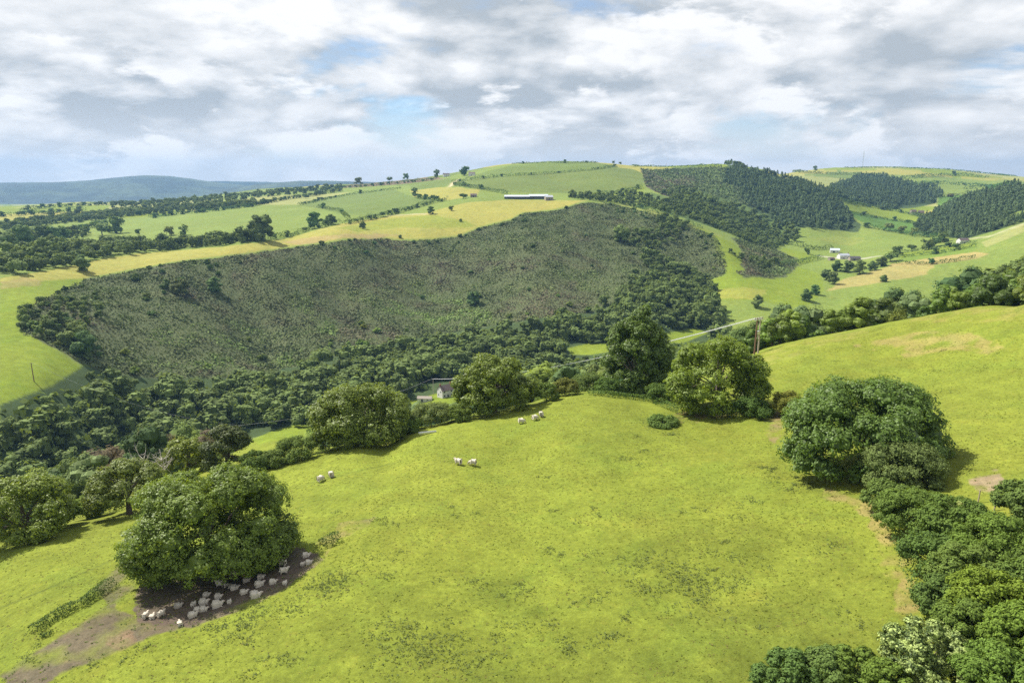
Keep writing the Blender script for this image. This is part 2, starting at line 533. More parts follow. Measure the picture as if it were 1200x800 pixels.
paint([(967, 341), (985, 328), (1040, 313), (1095, 310), (1085, 322), (1000, 336)], STRAW, 0.85, 4)
paint(P_FLATS, LUSH)
paint([(838, 340), (870, 336), (898, 340), (895, 350), (838, 350)], YELLOW, 0.6, 6)
paint([(917, 290), (962, 300), (950, 308), (925, 309), (912, 300)], LUSH)
paint([(1150, 284), (1200, 262), (1200, 272), (1155, 290)], PALE)
# rough banks beside the bright tongue of pasture
paint([(858, 279), (880, 283), (908, 291), (934, 303), (934, 314), (922, 324), (900, 327), (880, 322), (867, 311), (870, 296)], BRACKEN, 0.9, 6)
paint([(862, 318), (900, 312), (898, 325), (870, 325)], BRACKEN, 0.9, 8)
P_WOODGAP = [(665, 408), (690, 402), (720, 402), (715, 412), (690, 416), (668, 415)]
paint(P_WOODGAP, LUSH)
paint([(780, 390), (815, 384), (830, 390), (800, 402), (782, 402)], LUSH)
paint([(290, 518), (318, 505), (352, 496), (372, 494), (360, 508), (335, 524), (305, 533)], LUSH)
paint([(480, 470), (515, 460), (545, 466), (520, 478), (486, 478)], LUSH)
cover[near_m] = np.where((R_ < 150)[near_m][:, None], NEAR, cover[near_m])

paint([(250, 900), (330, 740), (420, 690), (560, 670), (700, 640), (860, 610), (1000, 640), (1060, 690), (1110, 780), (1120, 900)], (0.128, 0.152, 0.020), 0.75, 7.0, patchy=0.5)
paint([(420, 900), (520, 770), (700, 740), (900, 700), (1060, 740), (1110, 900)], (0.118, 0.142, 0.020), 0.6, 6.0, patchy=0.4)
P_SOIL = [(0, 792), (60, 752), (110, 724), (140, 706), (165, 720), (200, 722), (250, 706), (290, 686), (330, 664), (360, 645), (378, 655), (340, 684), (280, 716),
          (230, 738), (180, 744), (120, 768), (50, 800), (0, 810)]
paint(P_SOIL, SOIL, 0.95, 1.4, patchy=0.4)
paint([(160, 690), (250, 665), (330, 640), (375, 648), (330, 685), (220, 735), (165, 728)], (0.115, 0.090, 0.066), 0.95, 0.9)  # bare earth under the sycamore, the tree's shade darkened into its colour
paint([(110, 690), (145, 660), (160, 690), (130, 715)], SOIL, 0.7, 0.8, patchy=0.8)
paint([(120, 745), (150, 738), (165, 752), (135, 765)], (0.20, 0.135, 0.08), 0.7, 0.8, patchy=0.8)
paint([(370, 640), (400, 615), (440, 605), (435, 615), (400, 628), (380, 655)], (0.24, 0.19, 0.08), 0.6, 1.0, patchy=0.8)
paint([(900, 470), (915, 480), (920, 510), (905, 520), (893, 500), (890, 485)], (0.24, 0.17, 0.085), 0.75, 1.0, patchy=0.8)
paint([(960, 570), (1030, 585), (1045, 620), (1062, 650), (1075, 700), (1095, 740), (1070, 735), (1050, 690), (1030, 640), (1010, 605), (960, 585)], (0.28, 0.20, 0.085), 0.6, 1.5, patchy=0.8)
paint([(1135, 555), (1165, 548), (1180, 560), (1180, 578), (1150, 580), (1138, 570)], (0.27, 0.205, 0.13), 0.85, 0.7, patchy=0.8)
paint([(790, 485), (815, 478), (830, 488), (815, 496), (795, 495)], (0.16, 0.09, 0.06), 0.8, 0.7, patchy=0.8)
paint([(830, 475), (900, 470), (900, 480), (835, 492)], (0.13, 0.09, 0.06), 0.5, 0.7, patchy=0.8)
paint([(1010, 402), (1080, 388), (1180, 402), (1180, 414), (1100, 415), (1040, 420)], (0.31, 0.235, 0.09), 0.55, 5, patchy=0.8)
paint([(1050, 375), (1200, 352), (1200, 385), (1120, 380)], (0.25, 0.22, 0.06), 0.5, 6, patchy=0.8)
paint([(880, 420), (940, 398), (1000, 386), (1010, 395), (950, 410), (900, 430)], (0.24, 0.225, 0.06), 0.4, 4, patchy=0.8)


def trail(pts, half, c, amount):
    line = hits(pts)[:, :2]
    for a, b in zip(line, line[1:]):
        lo, hi = np.minimum(a, b) - half * 3, np.maximum(a, b) + half * 3
        m = (GX > lo[0]) & (GX < hi[0]) & (GY > lo[1]) & (GY < hi[1])
        if not m.any():
            continue
        ab = b - a
        t = np.clip(((GX[m] - a[0]) * ab[0] + (GY[m] - a[1]) * ab[1]) / max(ab @ ab, 1e-6), 0, 1)
        d = np.hypot(GX[m] - a[0] - t * ab[0], GY[m] - a[1] - t * ab[1])
        k = (np.exp(-(d / half) ** 2) * amount)[:, None]
        cover[m] = cover[m] * (1 - k) + np.array(c) * k


trail([(0, 712), (50, 692), (100, 670), (155, 645)], 0.22, (0.07, 0.09, 0.02), 0.6)
trail([(345, 572), (380, 562), (420, 552), (470, 540)], 0.25, (0.07, 0.10, 0.02), 0.5)
trail([(440, 600), (480, 585), (510, 572)], 0.25, (0.09, 0.11, 0.02), 0.35)
# a lane and pale tracks far off
trail([(527, 219), (531, 214), (538, 210)], 5, (0.45, 0.38, 0.22), 0.9)
trail([(455, 253), (485, 251), (500, 251)], 4, (0.42, 0.36, 0.2), 0.8)
trail([(960, 300), (985, 303), (1012, 303), (1030, 300)], 5, (0.4, 0.36, 0.28), 0.8)
trail([(1125, 281), (1160, 277), (1200, 262)], 5, (0.38, 0.36, 0.2), 0.6)
trail([(820, 268), (838, 277), (846, 290), (851, 310)], 7, LUSH, 0.9)
trail([(735, 246), (748, 250)], 4, (0.4, 0.33, 0.2), 0.8)
trail([(712, 243), (720, 245)], 4, (0.4, 0.33, 0.2), 0.8)

# slow natural change of tone from vegetation
_t = 1 + 0.10 * vnoise(GX, GY, 55.0, 21, 3) + 0.07 * vnoise(GX, GY, 9.0, 22, 3)
_yl = np.clip(vnoise(GX, GY, 38.0, 23, 4) * 0.9, 0, 1)[..., None] * 0.35
_is_grass = (cover[..., 1:2] > 0.13)
cover = np.where(_is_grass, cover * (1 - _yl) + cover * np.array([1.28, 1.02, 1.15]) * _yl, cover)
cover *= _t[..., None]


def mat_new(name):
    m = bpy.data.materials.new(name)
    m.use_nodes = True
    return m, NT(m.node_tree)


def finish(nt, bsdf, disp=None):
    out = nt.n('ShaderNodeOutputMaterial')
    nt.t.links.new(bsdf, out.inputs[0])
    return out


def ground_material():
    m, g = mat_new("pasture_and_hillside")
    att = g.n('ShaderNodeAttribute', attribute_name='cover')
    pos = g.n('ShaderNodeNewGeometry').outputs['Position']
    a = g.noise(pos, 0.22, 6, 0.62)
    b = g.noise(pos, 1.6, 7, 0.7)
    st = g.vmath('MULTIPLY', pos, (1.0, 2.2, 1.0))
    c = g.noise(st, 6.0, 4, 0.7)
    va = g.math('MULTIPLY_ADD', a, 0.9, 0.55)
    vb = g.math('MULTIPLY_ADD', b, 1.3, 0.35)
    vc = g.math('MULTIPLY_ADD', c, 1.7, 0.15)
    v = g.math('MULTIPLY', va, g.math('MULTIPLY', vb, vc))
    col = g.vmath('SCALE', att.outputs['Color'], v)
    # straw coloured blades among the green
    dry = g.ramp(g.noise(pos, 0.9, 8, 0.72, 0.3), 0.52, 0.70)
    col = g.mix(g.math('MULTIPLY', dry, 0.35), col, g.vmath('MULTIPLY', col, (1.42, 1.12, 1.25)))
    clump = g.ramp(g.noise(pos, 0.35, 8, 0.74, 0.5), 0.57, 0.70)
    col = g.mix(g.math('MULTIPLY', clump, 0.5), col, g.vmath('MULTIPLY', col, (0.55, 0.72, 0.8)))
    rank = g.ramp(g.noise(pos, 0.085, 5, 0.62, 0.6), 0.46, 0.66)
    col = g.mix(g.math('MULTIPLY', rank, 0.45), col, g.vmath('MULTIPLY', col, (0.80, 0.93, 0.95)))
    straw = g.ramp(g.noise(g.vmath('ADD', pos, (90, 40, 0)), 0.05, 7, 0.66, 0.4), 0.54, 0.72)
    col = g.mix(g.math('MULTIPLY', straw, 0.4), col, g.vmath('MULTIPLY', col, (1.30, 1.06, 1.20)))
    bump = g.n('ShaderNodeBump')
    bump.inputs['Strength'].default_value = 0.55
    bump.inputs['Distance'].default_value = 0.25
    g.put(bump.inputs['Height'], g.math('ADD', b, g.math('MULTIPLY', c, 0.4)))
    bs = g.n('ShaderNodeBsdfPrincipled', i_Base_Color=col, i_Roughness=0.95)
    bs.inputs['Specular IOR Level'].default_value = 0.12
    g.put(bs.inputs['Normal'], bump.outputs[0])
    finish(g, bs.outputs[0])
    return m


def grid_mesh(name, X, Y, Z, mat, attr=None, wrap=False):
    nr, nc = X.shape
    me = bpy.data.meshes.new(name)
    co = np.stack([X, Y, Z], -1).reshape(-1, 3).astype(np.float32)
    idx = np.arange(nr * nc).reshape(nr, nc)
    f = np.stack([idx[:-1, :-1], idx[:-1, 1:], idx[1:, 1:], idx[1:, :-1]], -1).reshape(-1, 4)
    f = f[:, ::-1]
    raw_mesh(me, co, f)
    if attr is not None:
        at = me.color_attributes.new('cover', 'FLOAT_COLOR', 'POINT')
        c4 = np.ones((nr * nc, 4), np.float32)
        c4[:, :3] = attr.reshape(-1, 3)
        at.data.foreach_set('color', c4.ravel())
    me.materials.append(mat)
    o = bpy.data.objects.new(name, me)
    COL.objects.link(o)
    return o


def raw_mesh(me, co, faces, smooth=True):
    faces = np.asarray(faces, np.int32)
    k = faces.shape[1]
    me.vertices.add(len(co))
    me.vertices.foreach_set('co', np.ascontiguousarray(co, np.float32).ravel())
    me.loops.add(faces.size)
    me.loops.foreach_set('vertex_index', faces.ravel())
    me.polygons.add(len(faces))
    me.polygons.foreach_set('loop_start', np.arange(0, faces.size, k, dtype=np.int32))
    me.polygons.foreach_set('loop_total', np.full(len(faces), k, np.int32))
    if smooth:
        me.polygons.foreach_set('use_smooth', np.ones(len(faces), bool))
    me.update(calc_edges=True)


# flip so that the sheet faces up
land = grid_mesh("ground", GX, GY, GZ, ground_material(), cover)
land["kind"] = "structure"
land["label"] = "green pasture and bracken hillsides of the whole valley"


# ------------------------------------------------------------------ blue hills on the horizon
def hill_material(name, c1, c2):
    m, g = mat_new(name)
    pos = g.n('ShaderNodeNewGeometry').outputs['Position']
    a = g.ramp(g.noise(pos, 0.0022, 6, 0.6, 0.4), 0.40, 0.62)
    b = g.ramp(g.noise(pos, 0.012, 4, 0.6), 0.35, 0.65)
    col = g.mix(a, c1, c2)
    col = g.vmath('SCALE', col, g.math('MULTIPLY_ADD', b, 0.5, 0.75))
    bs = g.n('ShaderNodeBsdfPrincipled', i_Base_Color=col, i_Roughness=0.95)
    finish(g, bs.outputs[0])
    return m


def far_hill(name, prof, r0, r1, label, mat, seed):
    us = np.linspace(prof[0][0], prof[-1][0], 260)
    vs = np.interp(us, [q[0] for q in prof], [q[1] for q in prof])
    vs = np.convolve(np.pad(vs, 6, 'edge'), np.ones(13) / 13, 'valid')
    rr = np.linspace(0, 1, 50)
    U, Q = np.meshgrid(us, rr)
    V = np.tile(vs, (50, 1))
    rc = 0.5 * (r0 + r1)
    az = np.arctan((U - 600) / FOC)
    cosr = np.cos(PITCH) * 1.0
    d2 = np.sqrt(1 + ((U - 600) / FOC) ** 2)
    top = np.empty_like(V)
    y = -(V - 400) / FOC
    fwd = math.cos(PITCH) + y * math.sin(PITCH)
    hor = np.hypot((U - 600) / FOC, fwd)
    top = (y * math.cos(PITCH) - math.sin(PITCH)) / hor * rc
    base = -190.0
    R = r0 + (r1 - r0) * Q
    th = np.arctan2((U - 600) / FOC, fwd)
    bump = np.sin(np.pi * Q) ** 1.15
    X, Y = R * np.sin(th), R * np.cos(th)
    Z = base + (top - base) * bump + bump * (1 - bump) * 120 * vnoise(X, Y, 900.0, seed, 4) + 3.5 * bump * vnoise(X, Y, 60.0, seed + 1, 3)
    o = grid_mesh(name, X, Y, Z, mat)
    o["kind"] = "structure"
    o["label"] = label


hm = hill_material("wooded_hill", (0.022, 0.040, 0.024, 1), (0.060, 0.085, 0.040, 1))
far_hill("hill", [(-900, 222), (-500, 216), (-200, 213), (0, 215), (60, 214), (115, 211), (145, 207), (165, 204.5), (180, 204.5), (205, 206.5), (240, 212), (275, 217), (330, 219), (400, 224), (520, 232)], 6000, 8600,
         "long wooded hill with a rounded summit on the skyline", hm, 31)
far_hill("hill", [(240, 226), (290, 217), (340, 212.5), (372, 211.5), (420, 213), (520, 216), (640, 220)], 5200, 7000,
         "lower blue hill beside the rounded summit", hm, 37)
far_hill("hill", [(-200, 216), (0, 214), (200, 213), (272, 212), (330, 214), (500, 215), (800, 214), (1100, 211), (1200, 209), (1500, 208)], 7800, 9000,
         "faint line of the farthest hills", hm, 41)

# ------------------------------------------------------------------ haze over the whole valley
def haze_box():
    me = bpy.data.meshes.new("haze")
    z0, z1 = -260.0, 260.0
    s = 9150.0
    co = [(x, y, z) for z in (z0, z1) for (x, y) in ((-s, -s), (s, -s), (s, s), (-s, s))]
    fa = [(0, 3, 2, 1), (4, 5, 6, 7), (0, 1, 5, 4), (1, 2, 6, 5), (2, 3, 7, 6), (3, 0, 4, 7)]
    me.from_pydata(co, [], fa)
    m, g = mat_new("haze")
    vol = g.n('ShaderNodeVolumePrincipled')
    vol.inputs['Color'].default_value = (0.26, 0.50, 0.85, 1)
    vol.inputs['Density'].default_value = HAZE
    vol.inputs['Anisotropy'].default_value = 0.2
    out = g.n('ShaderNodeOutputMaterial')
    g.t.links.new(vol.outputs[0], out.inputs['Volume'])
    me.materials.append(m)
    o = bpy.data.objects.new("haze", me)
    o["kind"] = "stuff"
    o["label"] = "thin blue summer haze over the valley"
    COL.objects.link(o)


HAZE = 0.000080
haze_box()
# ------------------------------------------------------------------ foliage
RNG = np.random.RandomState(7)


def leaf_material(name, col, col2=None, trans=0.28, spec=0.25, rough=0.55, c2=(0.35, 0.48, 0.66)):
    m, g = mat_new(name)
    tone = g.n('ShaderNodeAttribute', attribute_name='tone').outputs['Fac']
    info = g.n('ShaderNodeObjectInfo')
    c = g.mix(g.ramp(tone, 0.0, 1.0), tuple(x * 0.62 for x in col) + (1,), tuple(x * 1.3 for x in col) + (1,))
    if col2:
        pos = g.n('ShaderNodeNewGeometry').outputs['Position']
        c = g.mix(g.ramp(g.noise(pos, c2[0], 3, 0.6), c2[1], c2[2]), c, tuple(col2) + (1,))
    c = g.mix(1.0, c, info.outputs['Color'], 'MULTIPLY')
    bs = g.n('ShaderNodeBsdfPrincipled', i_Base_Color=c, i_Roughness=rough)
    bs.inputs['Specular IOR Level'].default_value = spec
    if trans > 0:
        tr = g.n('ShaderNodeBsdfTranslucent', i_Color=g.vmath('MULTIPLY', c, (1.25, 1.15, 0.5)))
        mx = g.n('ShaderNodeMixShader', i_0=trans)
        g.t.links.new(bs.outputs[0], mx.inputs[1])
        g.t.links.new(tr.outputs[0], mx.inputs[2])
        finish(g, mx.outputs[0])
    else:
        finish(g, bs.outputs[0])
    return m


def bark_material(name, col):
    m, g = mat_new(name)
    pos = g.n('ShaderNodeTexCoord').outputs['Object']
    n = g.noise(g.vmath('MULTIPLY', pos, (6, 6, 1.5)), 1.0, 5, 0.65)
    c = g.mix(n, tuple(x * 0.45 for x in col) + (1,), tuple(x * 1.5 for x in col) + (1,))
    bs = g.n('ShaderNodeBsdfPrincipled', i_Base_Color=c, i_Roughness=0.9)
    finish(g, bs.outputs[0])
    return m


LEAF = leaf_material("sycamore_leaves", (0.160, 0.225, 0.040), trans=0.42, spec=0.4, rough=0.5)
LEAF_FAR = leaf_material("woodland_leaves", (0.160, 0.215, 0.062), trans=0.34, spec=0.15, rough=0.8)
NEEDLE = leaf_material("conifer_needles", (0.036, 0.058, 0.024), trans=0.08, spec=0.15, rough=0.8)
HEDGE = leaf_material("hedge_leaves", (0.150, 0.205, 0.046), trans=0.36, spec=0.15, rough=0.8)
BARK = bark_material("grey_brown_bark", (0.12, 0.095, 0.07))
DEADWOOD = bark_material("bleached_dead_wood", (0.42, 0.38, 0.33))
RUSH = leaf_material("rushes_and_weeds", (0.11, 0.15, 0.04), trans=0.3, spec=0.15, rough=0.8)


def unit(v):
    return v / np.maximum(np.linalg.norm(v, axis=-1, keepdims=True), 1e-9)


def leaf_quads(P, N, size, rng, aspect=0.72):
    """one small leaf-clump face per point"""
    n = len(P)
    ref = unit(rng.randn(n, 3))
    T = unit(np.cross(N, ref))
    B = np.cross(N, T)
    s = (np.asarray(size) * np.ones(n))[:, None]
    bend = N * s * 0.22
    q = np.stack([P - T * s * 0.5 - bend * 0.3, P - B * s * 0.5 * aspect, P + T * s * 0.5 - bend * 0.3, P + B * s * 0.5 * aspect + bend * 0.2], 1)
    return q.reshape(-1, 3)


def mesh_from_quads(name, co, tone, mat, smooth=False):
    me = bpy.data.meshes.new(name)
    f = np.arange(len(co)).reshape(-1, 4)
    raw_mesh(me, co, f, smooth)
    at = me.attributes.new('tone', 'FLOAT', 'POINT')
    at.data.foreach_set('value', np.repeat(np.asarray(tone, np.float32), 4))
    me.materials.append(mat)
    return me


def crown_points(lobes, n, rng, sub=0.42, subs=16, up=0.35, soft=False):
    """leaf positions and facings on a heap of leafy boughs; lobes are (x, y, z, rx, ry, rz)"""
    L = np.array(lobes, float)
    wgt = (L[:, 3] * L[:, 4]) ** 0.9
    wgt = wgt / wgt.sum()
    pick = rng.choice(len(L), n, p=wgt)
    # each bough carries its own sprays of leaves
    D = unit(rng.randn(len(L), subs, 3) + np.array([0, 0, 0.35]))
    rad = 0.80 + 0.28 * rng.rand(len(L), subs)
    k = rng.randint(0, subs, n)
    d = D[pick, k]
    R = L[pick, 3:6]
    c = L[pick, :3] + d * R * rad[pick, k][:, None] * 0.86
    off = rng.randn(n, 3)
    off = unit(off) * (rng.rand(n, 1) ** 0.45)
    P = c + off * R.mean(1, keepdims=True) * sub * (0.7 + 0.6 * rng.rand(n, 1)) * np.array([1, 1, 0.8])
    if soft:
        N = unit(0.55 * off + 0.95 * d + np.array([0, 0, 0.4]) + 0.16 * rng.randn(n, 3))
    else:
        N = unit(0.70 * off + 0.75 * d + np.array([0, 0, up]) + 0.30 * rng.randn(n, 3))
    # drop what is buried in neighbouring boughs
    buried = np.zeros(n, bool)
    for q in L:
        e = (P - q[:3]) / q[3:6]
        buried |= (e ** 2).sum(1) < 0.30
    P, N = P[~buried], N[~buried]
    tone = np.clip(0.5 + 0.22 * rng.randn(len(P)), 0, 1)
    return P, N, tone


def _ball(k):
    """unit sphere as separate quads"""
    g = np.tan(np.linspace(-math.pi / 4, math.pi / 4, k + 1))
    out = []
    for ax in range(3):
        for sg in (-1, 1):
            for i in range(k):
                for j in range(k):
                    sq = []
                    for a, b in ((i, j), (i + 1, j), (i + 1, j + 1), (i, j + 1)):
                        v = np.zeros(3)
                        v[ax] = sg
                        v[(ax + 1) % 3], v[(ax + 2) % 3] = g[a], g[b]
                        sq.append(v / np.linalg.norm(v))
                    out.append(sq if sg > 0 else sq[::-1])
    return np.array(out).reshape(-1, 3)


BALL3, BALL2 = _ball(4), _ball(2)


def bough_cores(lobes, rng, fill=0.80, ball=None):
    """the shaded inside of every bough, so that no crown is see-through"""
    ball = BALL3 if ball is None else ball
    co = []
    for q in np.array(lobes, float):
        ph = rng.rand(3) * 6.28
        wob = 1 + 0.14 * np.sin(ball[:, 0:1] * 5 + ph[0]) * np.sin(ball[:, 1:2] * 5 + ph[1]) + 0.10 * np.sin(ball[:, 2:3] * 7 + ph[2])
        co.append(q[:3] + ball * q[3:6] * fill * wob)
    co = np.concatenate(co)
    return co, np.clip(0.42 + 0.2 * rng.randn(len(co) // 4), 0, 1)


def dome_lobes(w, h, base, k, rng, size=0.30, flat=1.0, lean=(0, 0), skirt=0.25, even=0.0):
    """boughs heaped over a dome w wide (half width) and h high standing on height base"""
    out = []
    i = 0
    while len(out) < k:
        i += 1
        d = unit(rng.randn(3))
        if d[2] < -skirt:
            continue
        s = size * (0.7 + 0.6 * rng.rand())
        r = w * s
        rr = 1 - s * 0.85
        wob = (0.88 + 0.2 * rng.rand()) * (1 - even) + 1.0 * even
        out.append((d[0] * w * rr * wob + lean[0] * max(d[2], 0), d[1] * w * rr * wob + lean[1] * max(d[2], 0), base + h * 0.42 + d[2] * h * 0.56 * (1 - s * 0.5) * wob,
                    r, r, r * 0.78 * flat))
    out.append((0, 0, base + h * 0.45, w * 0.62, w * 0.62, h * 0.36))
    return out


def tube(points, radii, sides=7):
    P = np.array(points, float)
    n = len(P)
    T = np.gradient(P, axis=0)
    T = unit(T)
    ref = np.array([0.3, 0.9, 0.2])
    A = unit(np.cross(T, ref))
    B = np.cross(T, A)
    ang = np.linspace(0, 2 * math.pi, sides, endpoint=False)
    co = P[:, None] + (A[:, None] * np.cos(ang)[None, :, None] + B[:, None] * np.sin(ang)[None, :, None]) * np.array(radii)[:, None, None]
    co = co.reshape(-1, 3)
    f = []
    for i in range(n - 1):
        for j in range(sides):
            a, b = i * sides + j, i * sides + (j + 1) % sides
            f.append((a, b, b + sides, a + sides))
    return co, f


def join_tubes(tubes):
    co, f, o = [], [], 0
    for c, q in tubes:
        co.append(c)
        f += [tuple(x + o for x in t) for t in q]
        o += len(c)
    return np.concatenate(co), f


def trunk_mesh(name, h, r, lobes, rng, limbs=7, mat=None, sides=7):
    lean = rng.randn(2) * 0.05 * h
    P = [(0, 0, -0.6), (0, 0, 0.25), (lean[0] * 0.3, lean[1] * 0.3, h * 0.35), (lean[0] * 0.7, lean[1] * 0.7, h * 0.65), (lean[0], lean[1], h)]
    T = [tube(P, [r * 1.6, r * 1.15, r * 0.85, r * 0.6, r * 0.2], sides)]
    L = np.array(lobes)
    order = rng.permutation(len(L))[:limbs]
    for i in order:
        t = L[i, :3]
        z0 = h * (0.22 + 0.35 * rng.rand())
        s = np.array([lean[0] * z0 / h, lean[1] * z0 / h, z0])
        mid = s * 0.45 + t * 0.55 + np.array([0, 0, 0.06 * h])
        mid[:2] *= 0.85
        T.append(tube([s, s * 0.7 + mid * 0.3, mid, t], [r * 0.5, r * 0.42, r * 0.28, r * 0.08], 5))
    co, f = join_tubes(T)
    me = bpy.data.meshes.new(name)
    raw_mesh(me, co, f)
    me.materials.append(mat or BARK)
    return me


def put(name, me, parent=None, loc=None, rot=0.0, sc=None):
    o = bpy.data.objects.new(name, me)
    if parent:
        o.parent = parent
    if loc is not None:
        o.location = [float(q) for q in loc]
    if rot:
        o.rotation_euler = (0, 0, rot)
    if sc is not None:
        o.scale = sc if hasattr(sc, '__len__') else (sc, sc, sc)
    COL.objects.link(o)
    return o


def tag(o, label, cat, group=None):
    o['label'] = label
    o['category'] = cat
    if group:
        o['group'] = group
    return o


def plant_near(name, spot, w, h, base, n, leaf, label, cat, color, seed, k=34, size=0.30, trunk=0.45, flat=1.0, lean=(0, 0), aspect=1.0, extra=(), mat=None, group=None, skirt=0.25, subs=64, sub=0.22, depth=1.0, core=0.52, even=0.45):
    """a tree modelled on its own, with crown and trunk"""
    rng = np.random.RandomState(seed)
    x, y = spot
    z = float(ground(x, y)[0])
    L = dome_lobes(w, h, base, k, rng, size, flat, lean, skirt, even)
    L = [(a * aspect, b * depth, c, ra, rb, rc) for (a, b, c, ra, rb, rc) in L] + list(extra)
    P, N, T = crown_points(L, n, rng, sub=sub, subs=subs)
    keep = P[:, 2] > 0.15
    P, N, T = P[keep], N[keep], T[keep]
    q = leaf_quads(P, N, leaf * (0.7 + 0.6 * rng.rand(len(P))), rng)
    cq, ct = bough_cores([l for l in L if l[3] < 0.5 * w] or L, rng, core)
    me = mesh_from_quads('crown', np.concatenate([q, cq]), np.concatenate([T, ct]), mat or LEAF)
    root = bpy.data.objects.new(name, None)
    root.location = (x, y, z)
    root.empty_display_size = 0.5
    COL.objects.link(root)
    tag(root, label, cat, group)
    c = put('crown', me, root)
    c.color = tuple(color) + (1,)
    put('trunk', trunk_mesh('trunk', base + h * 0.72, trunk, L, rng, limbs=9), root)
    return root


# ---- reusable tree shapes: a crown mesh and a trunk mesh each, 10 m across by 11 m high
def make_proto(seed, n, leaf, w=5.0, h=9.6, base=1.2, k=16, size=0.36, mat=None, skirt=0.3, flat=1.0, sides=6, limbs=5, sub=0.46, subs=9, aspect=1.0, ball=None):
    rng = np.random.RandomState(seed)
    L = dome_lobes(w, h, base, k, rng, size, flat, (0, 0), skirt)
    L = [(a * aspect, b, c, ra, rb, rc) for (a, b, c, ra, rb, rc) in L]
    P, N, T = crown_points(L, n, rng, sub=sub, subs=subs, soft=True)
    q = leaf_quads(P, N, leaf * (0.7 + 0.6 * rng.rand(len(P))), rng)
    cq, ct = bough_cores(L, rng, 0.84, BALL2 if ball is None else ball)
    q, T = np.concatenate([q, cq]), np.concatenate([T, ct])
    return {'q': q, 't': T, 'crown': mesh_from_quads('crown', q, T, mat or LEAF_FAR),
            'trunk': trunk_mesh('trunk', base + h * 0.7, 0.26, L, rng, limbs=limbs, sides=sides)}


def make_conifer(seed, n, leaf, h=14.0, w=2.6):
    rng = np.random.RandomState(seed)
    z = (rng.rand(n) ** 0.75)
    a = rng.rand(n) * 2 * math.pi
    tier = np.floor(z * 11) / 11
    rr = w * 1.35 * (1 - z) ** 0.65 * (0.55 + 0.5 * rng.rand(n)) * (1.0 + 0.25 * np.sin(a * 5 + tier * 20)) + 0.12
    hz = h * (0.10 + 0.90 * z) - rr * 0.22
    P = np.stack([rr * np.cos(a), rr * np.sin(a), hz], 1)
    N = unit(np.stack([np.cos(a), np.sin(a), np.full(n, 0.9)], 1) + 0.4 * rng.randn(n, 3))
    T = np.clip(0.45 + 0.2 * rng.randn(n), 0, 1)
    q = leaf_quads(P, N, leaf * (0.7 + 0.6 * rng.rand(n)), rng, 0.6)
    co, f = tube([(0, 0, -0.5), (0, 0, h * 0.5), (0, 0, h * 0.97)], [0.24, 0.16, 0.03], 5)
    me = bpy.data.meshes.new('trunk')
    raw_mesh(me, co, f)
    me.materials.append(BARK)
    return {'q': q, 't': T, 'crown': mesh_from_quads('crown', q, T, NEEDLE), 'trunk': me}


MIDS = [make_proto(100 + i, 14000, 0.32, k=20, size=0.33, mat=LEAF, base=0.5, skirt=0.6, aspect=1.0 + 0.1 * (i % 3 - 1), ball=BALL3) for i in range(4)]
FARS = [make_proto(200 + i, 4200, 0.46, w=5.2, k=18, size=0.36, base=0.3, skirt=0.7, h=10.4 + 0.9 * (i % 3), aspect=1.0 + 0.12 * (i % 3 - 1)) for i in range(6)]
SPECKS = [make_proto(300 + i, 330, 1.3, w=5.2, k=9, size=0.44, subs=6, base=0.2, skirt=0.6, ball=_ball(1)) for i in range(4)]
CONES = [make_conifer(400 + i, 900, 0.85, 14.0 + i, 2.5 + 0.25 * i) for i in range(4)]
CONES_FAR = [make_conifer(450 + i, 170, 1.7, 11.5 + i, 2.8) for i in range(3)]
BUSHES = [make_proto(500 + i, 1300, 0.5, w=2.5, h=3.3, base=-0.1, k=9, size=0.42, mat=HEDGE, skirt=0.15, subs=7) for i in range(4)]
BUSHES_NEAR = [make_proto(520 + i, 6500, 0.24, w=2.5, h=3.5, base=-0.1, k=16, size=0.36, mat=HEDGE, skirt=0.15, subs=10) for i in range(3)]
BUSHES_FAR = [make_proto(540 + i, 170, 1.15, w=2.5, h=3.3, base=-0.1, k=6, size=0.45, mat=HEDGE, skirt=0.15, subs=5) for i in range(3)]

first_use = set()


def place(name, proto, x, y, sc, label, cat, color, group=None, rot=None, trunk=True, rng=RNG, zs=None):
    """one tree of its own: a root on the ground with its crown and trunk"""
    z = float(ground(x, y)[0])
    root = bpy.data.objects.new(name, None)
    root.empty_display_size = 0.5
    root.location = (float(x), float(y), z)
    root.rotation_euler = (0, 0, rng.rand() * 6.28 if rot is None else rot)
    root.scale = (sc * (0.92 + 0.16 * rng.rand()), sc * (0.92 + 0.16 * rng.rand()), sc * (zs if zs else 0.88 + 0.24 * rng.rand()))
    COL.objects.link(root)
    tag(root, label, cat, group)
    c = put('crown', proto['crown'], root)
    c.color = tuple(float(q) for q in color) + (1,)
    if trunk:
        put('trunk', proto['trunk'], root)
    return root


def bush(name, proto, x, y, sc, label, cat, color, group=None, rng=RNG, zs=1.0):
    """a shrub seen as one rounded mass: a single mesh"""
    z = float(ground(x, y)[0])
    o = put(name, proto['crown'], None, (x, y, z - 0.1 * sc), rng.rand() * 6.28, (sc * (0.85 + 0.3 * rng.rand()), sc * (0.85 + 0.3 * rng.rand()), sc * zs * (0.8 + 0.35 * rng.rand())))
    o.color = tuple(float(q) for q in color) + (1,)
    tag(o, label, cat, group)
    return o


def tint(rng, base=(1, 1, 1), spread=0.22, hue=0.10):
    b = 1 + spread * rng.randn()
    b = min(max(b, 0.55), 1.7)
    hshift = hue * rng.randn()
    return (base[0] * b * (1 + hshift), base[1] * b, base[2] * b * (1 - hshift * 0.5))


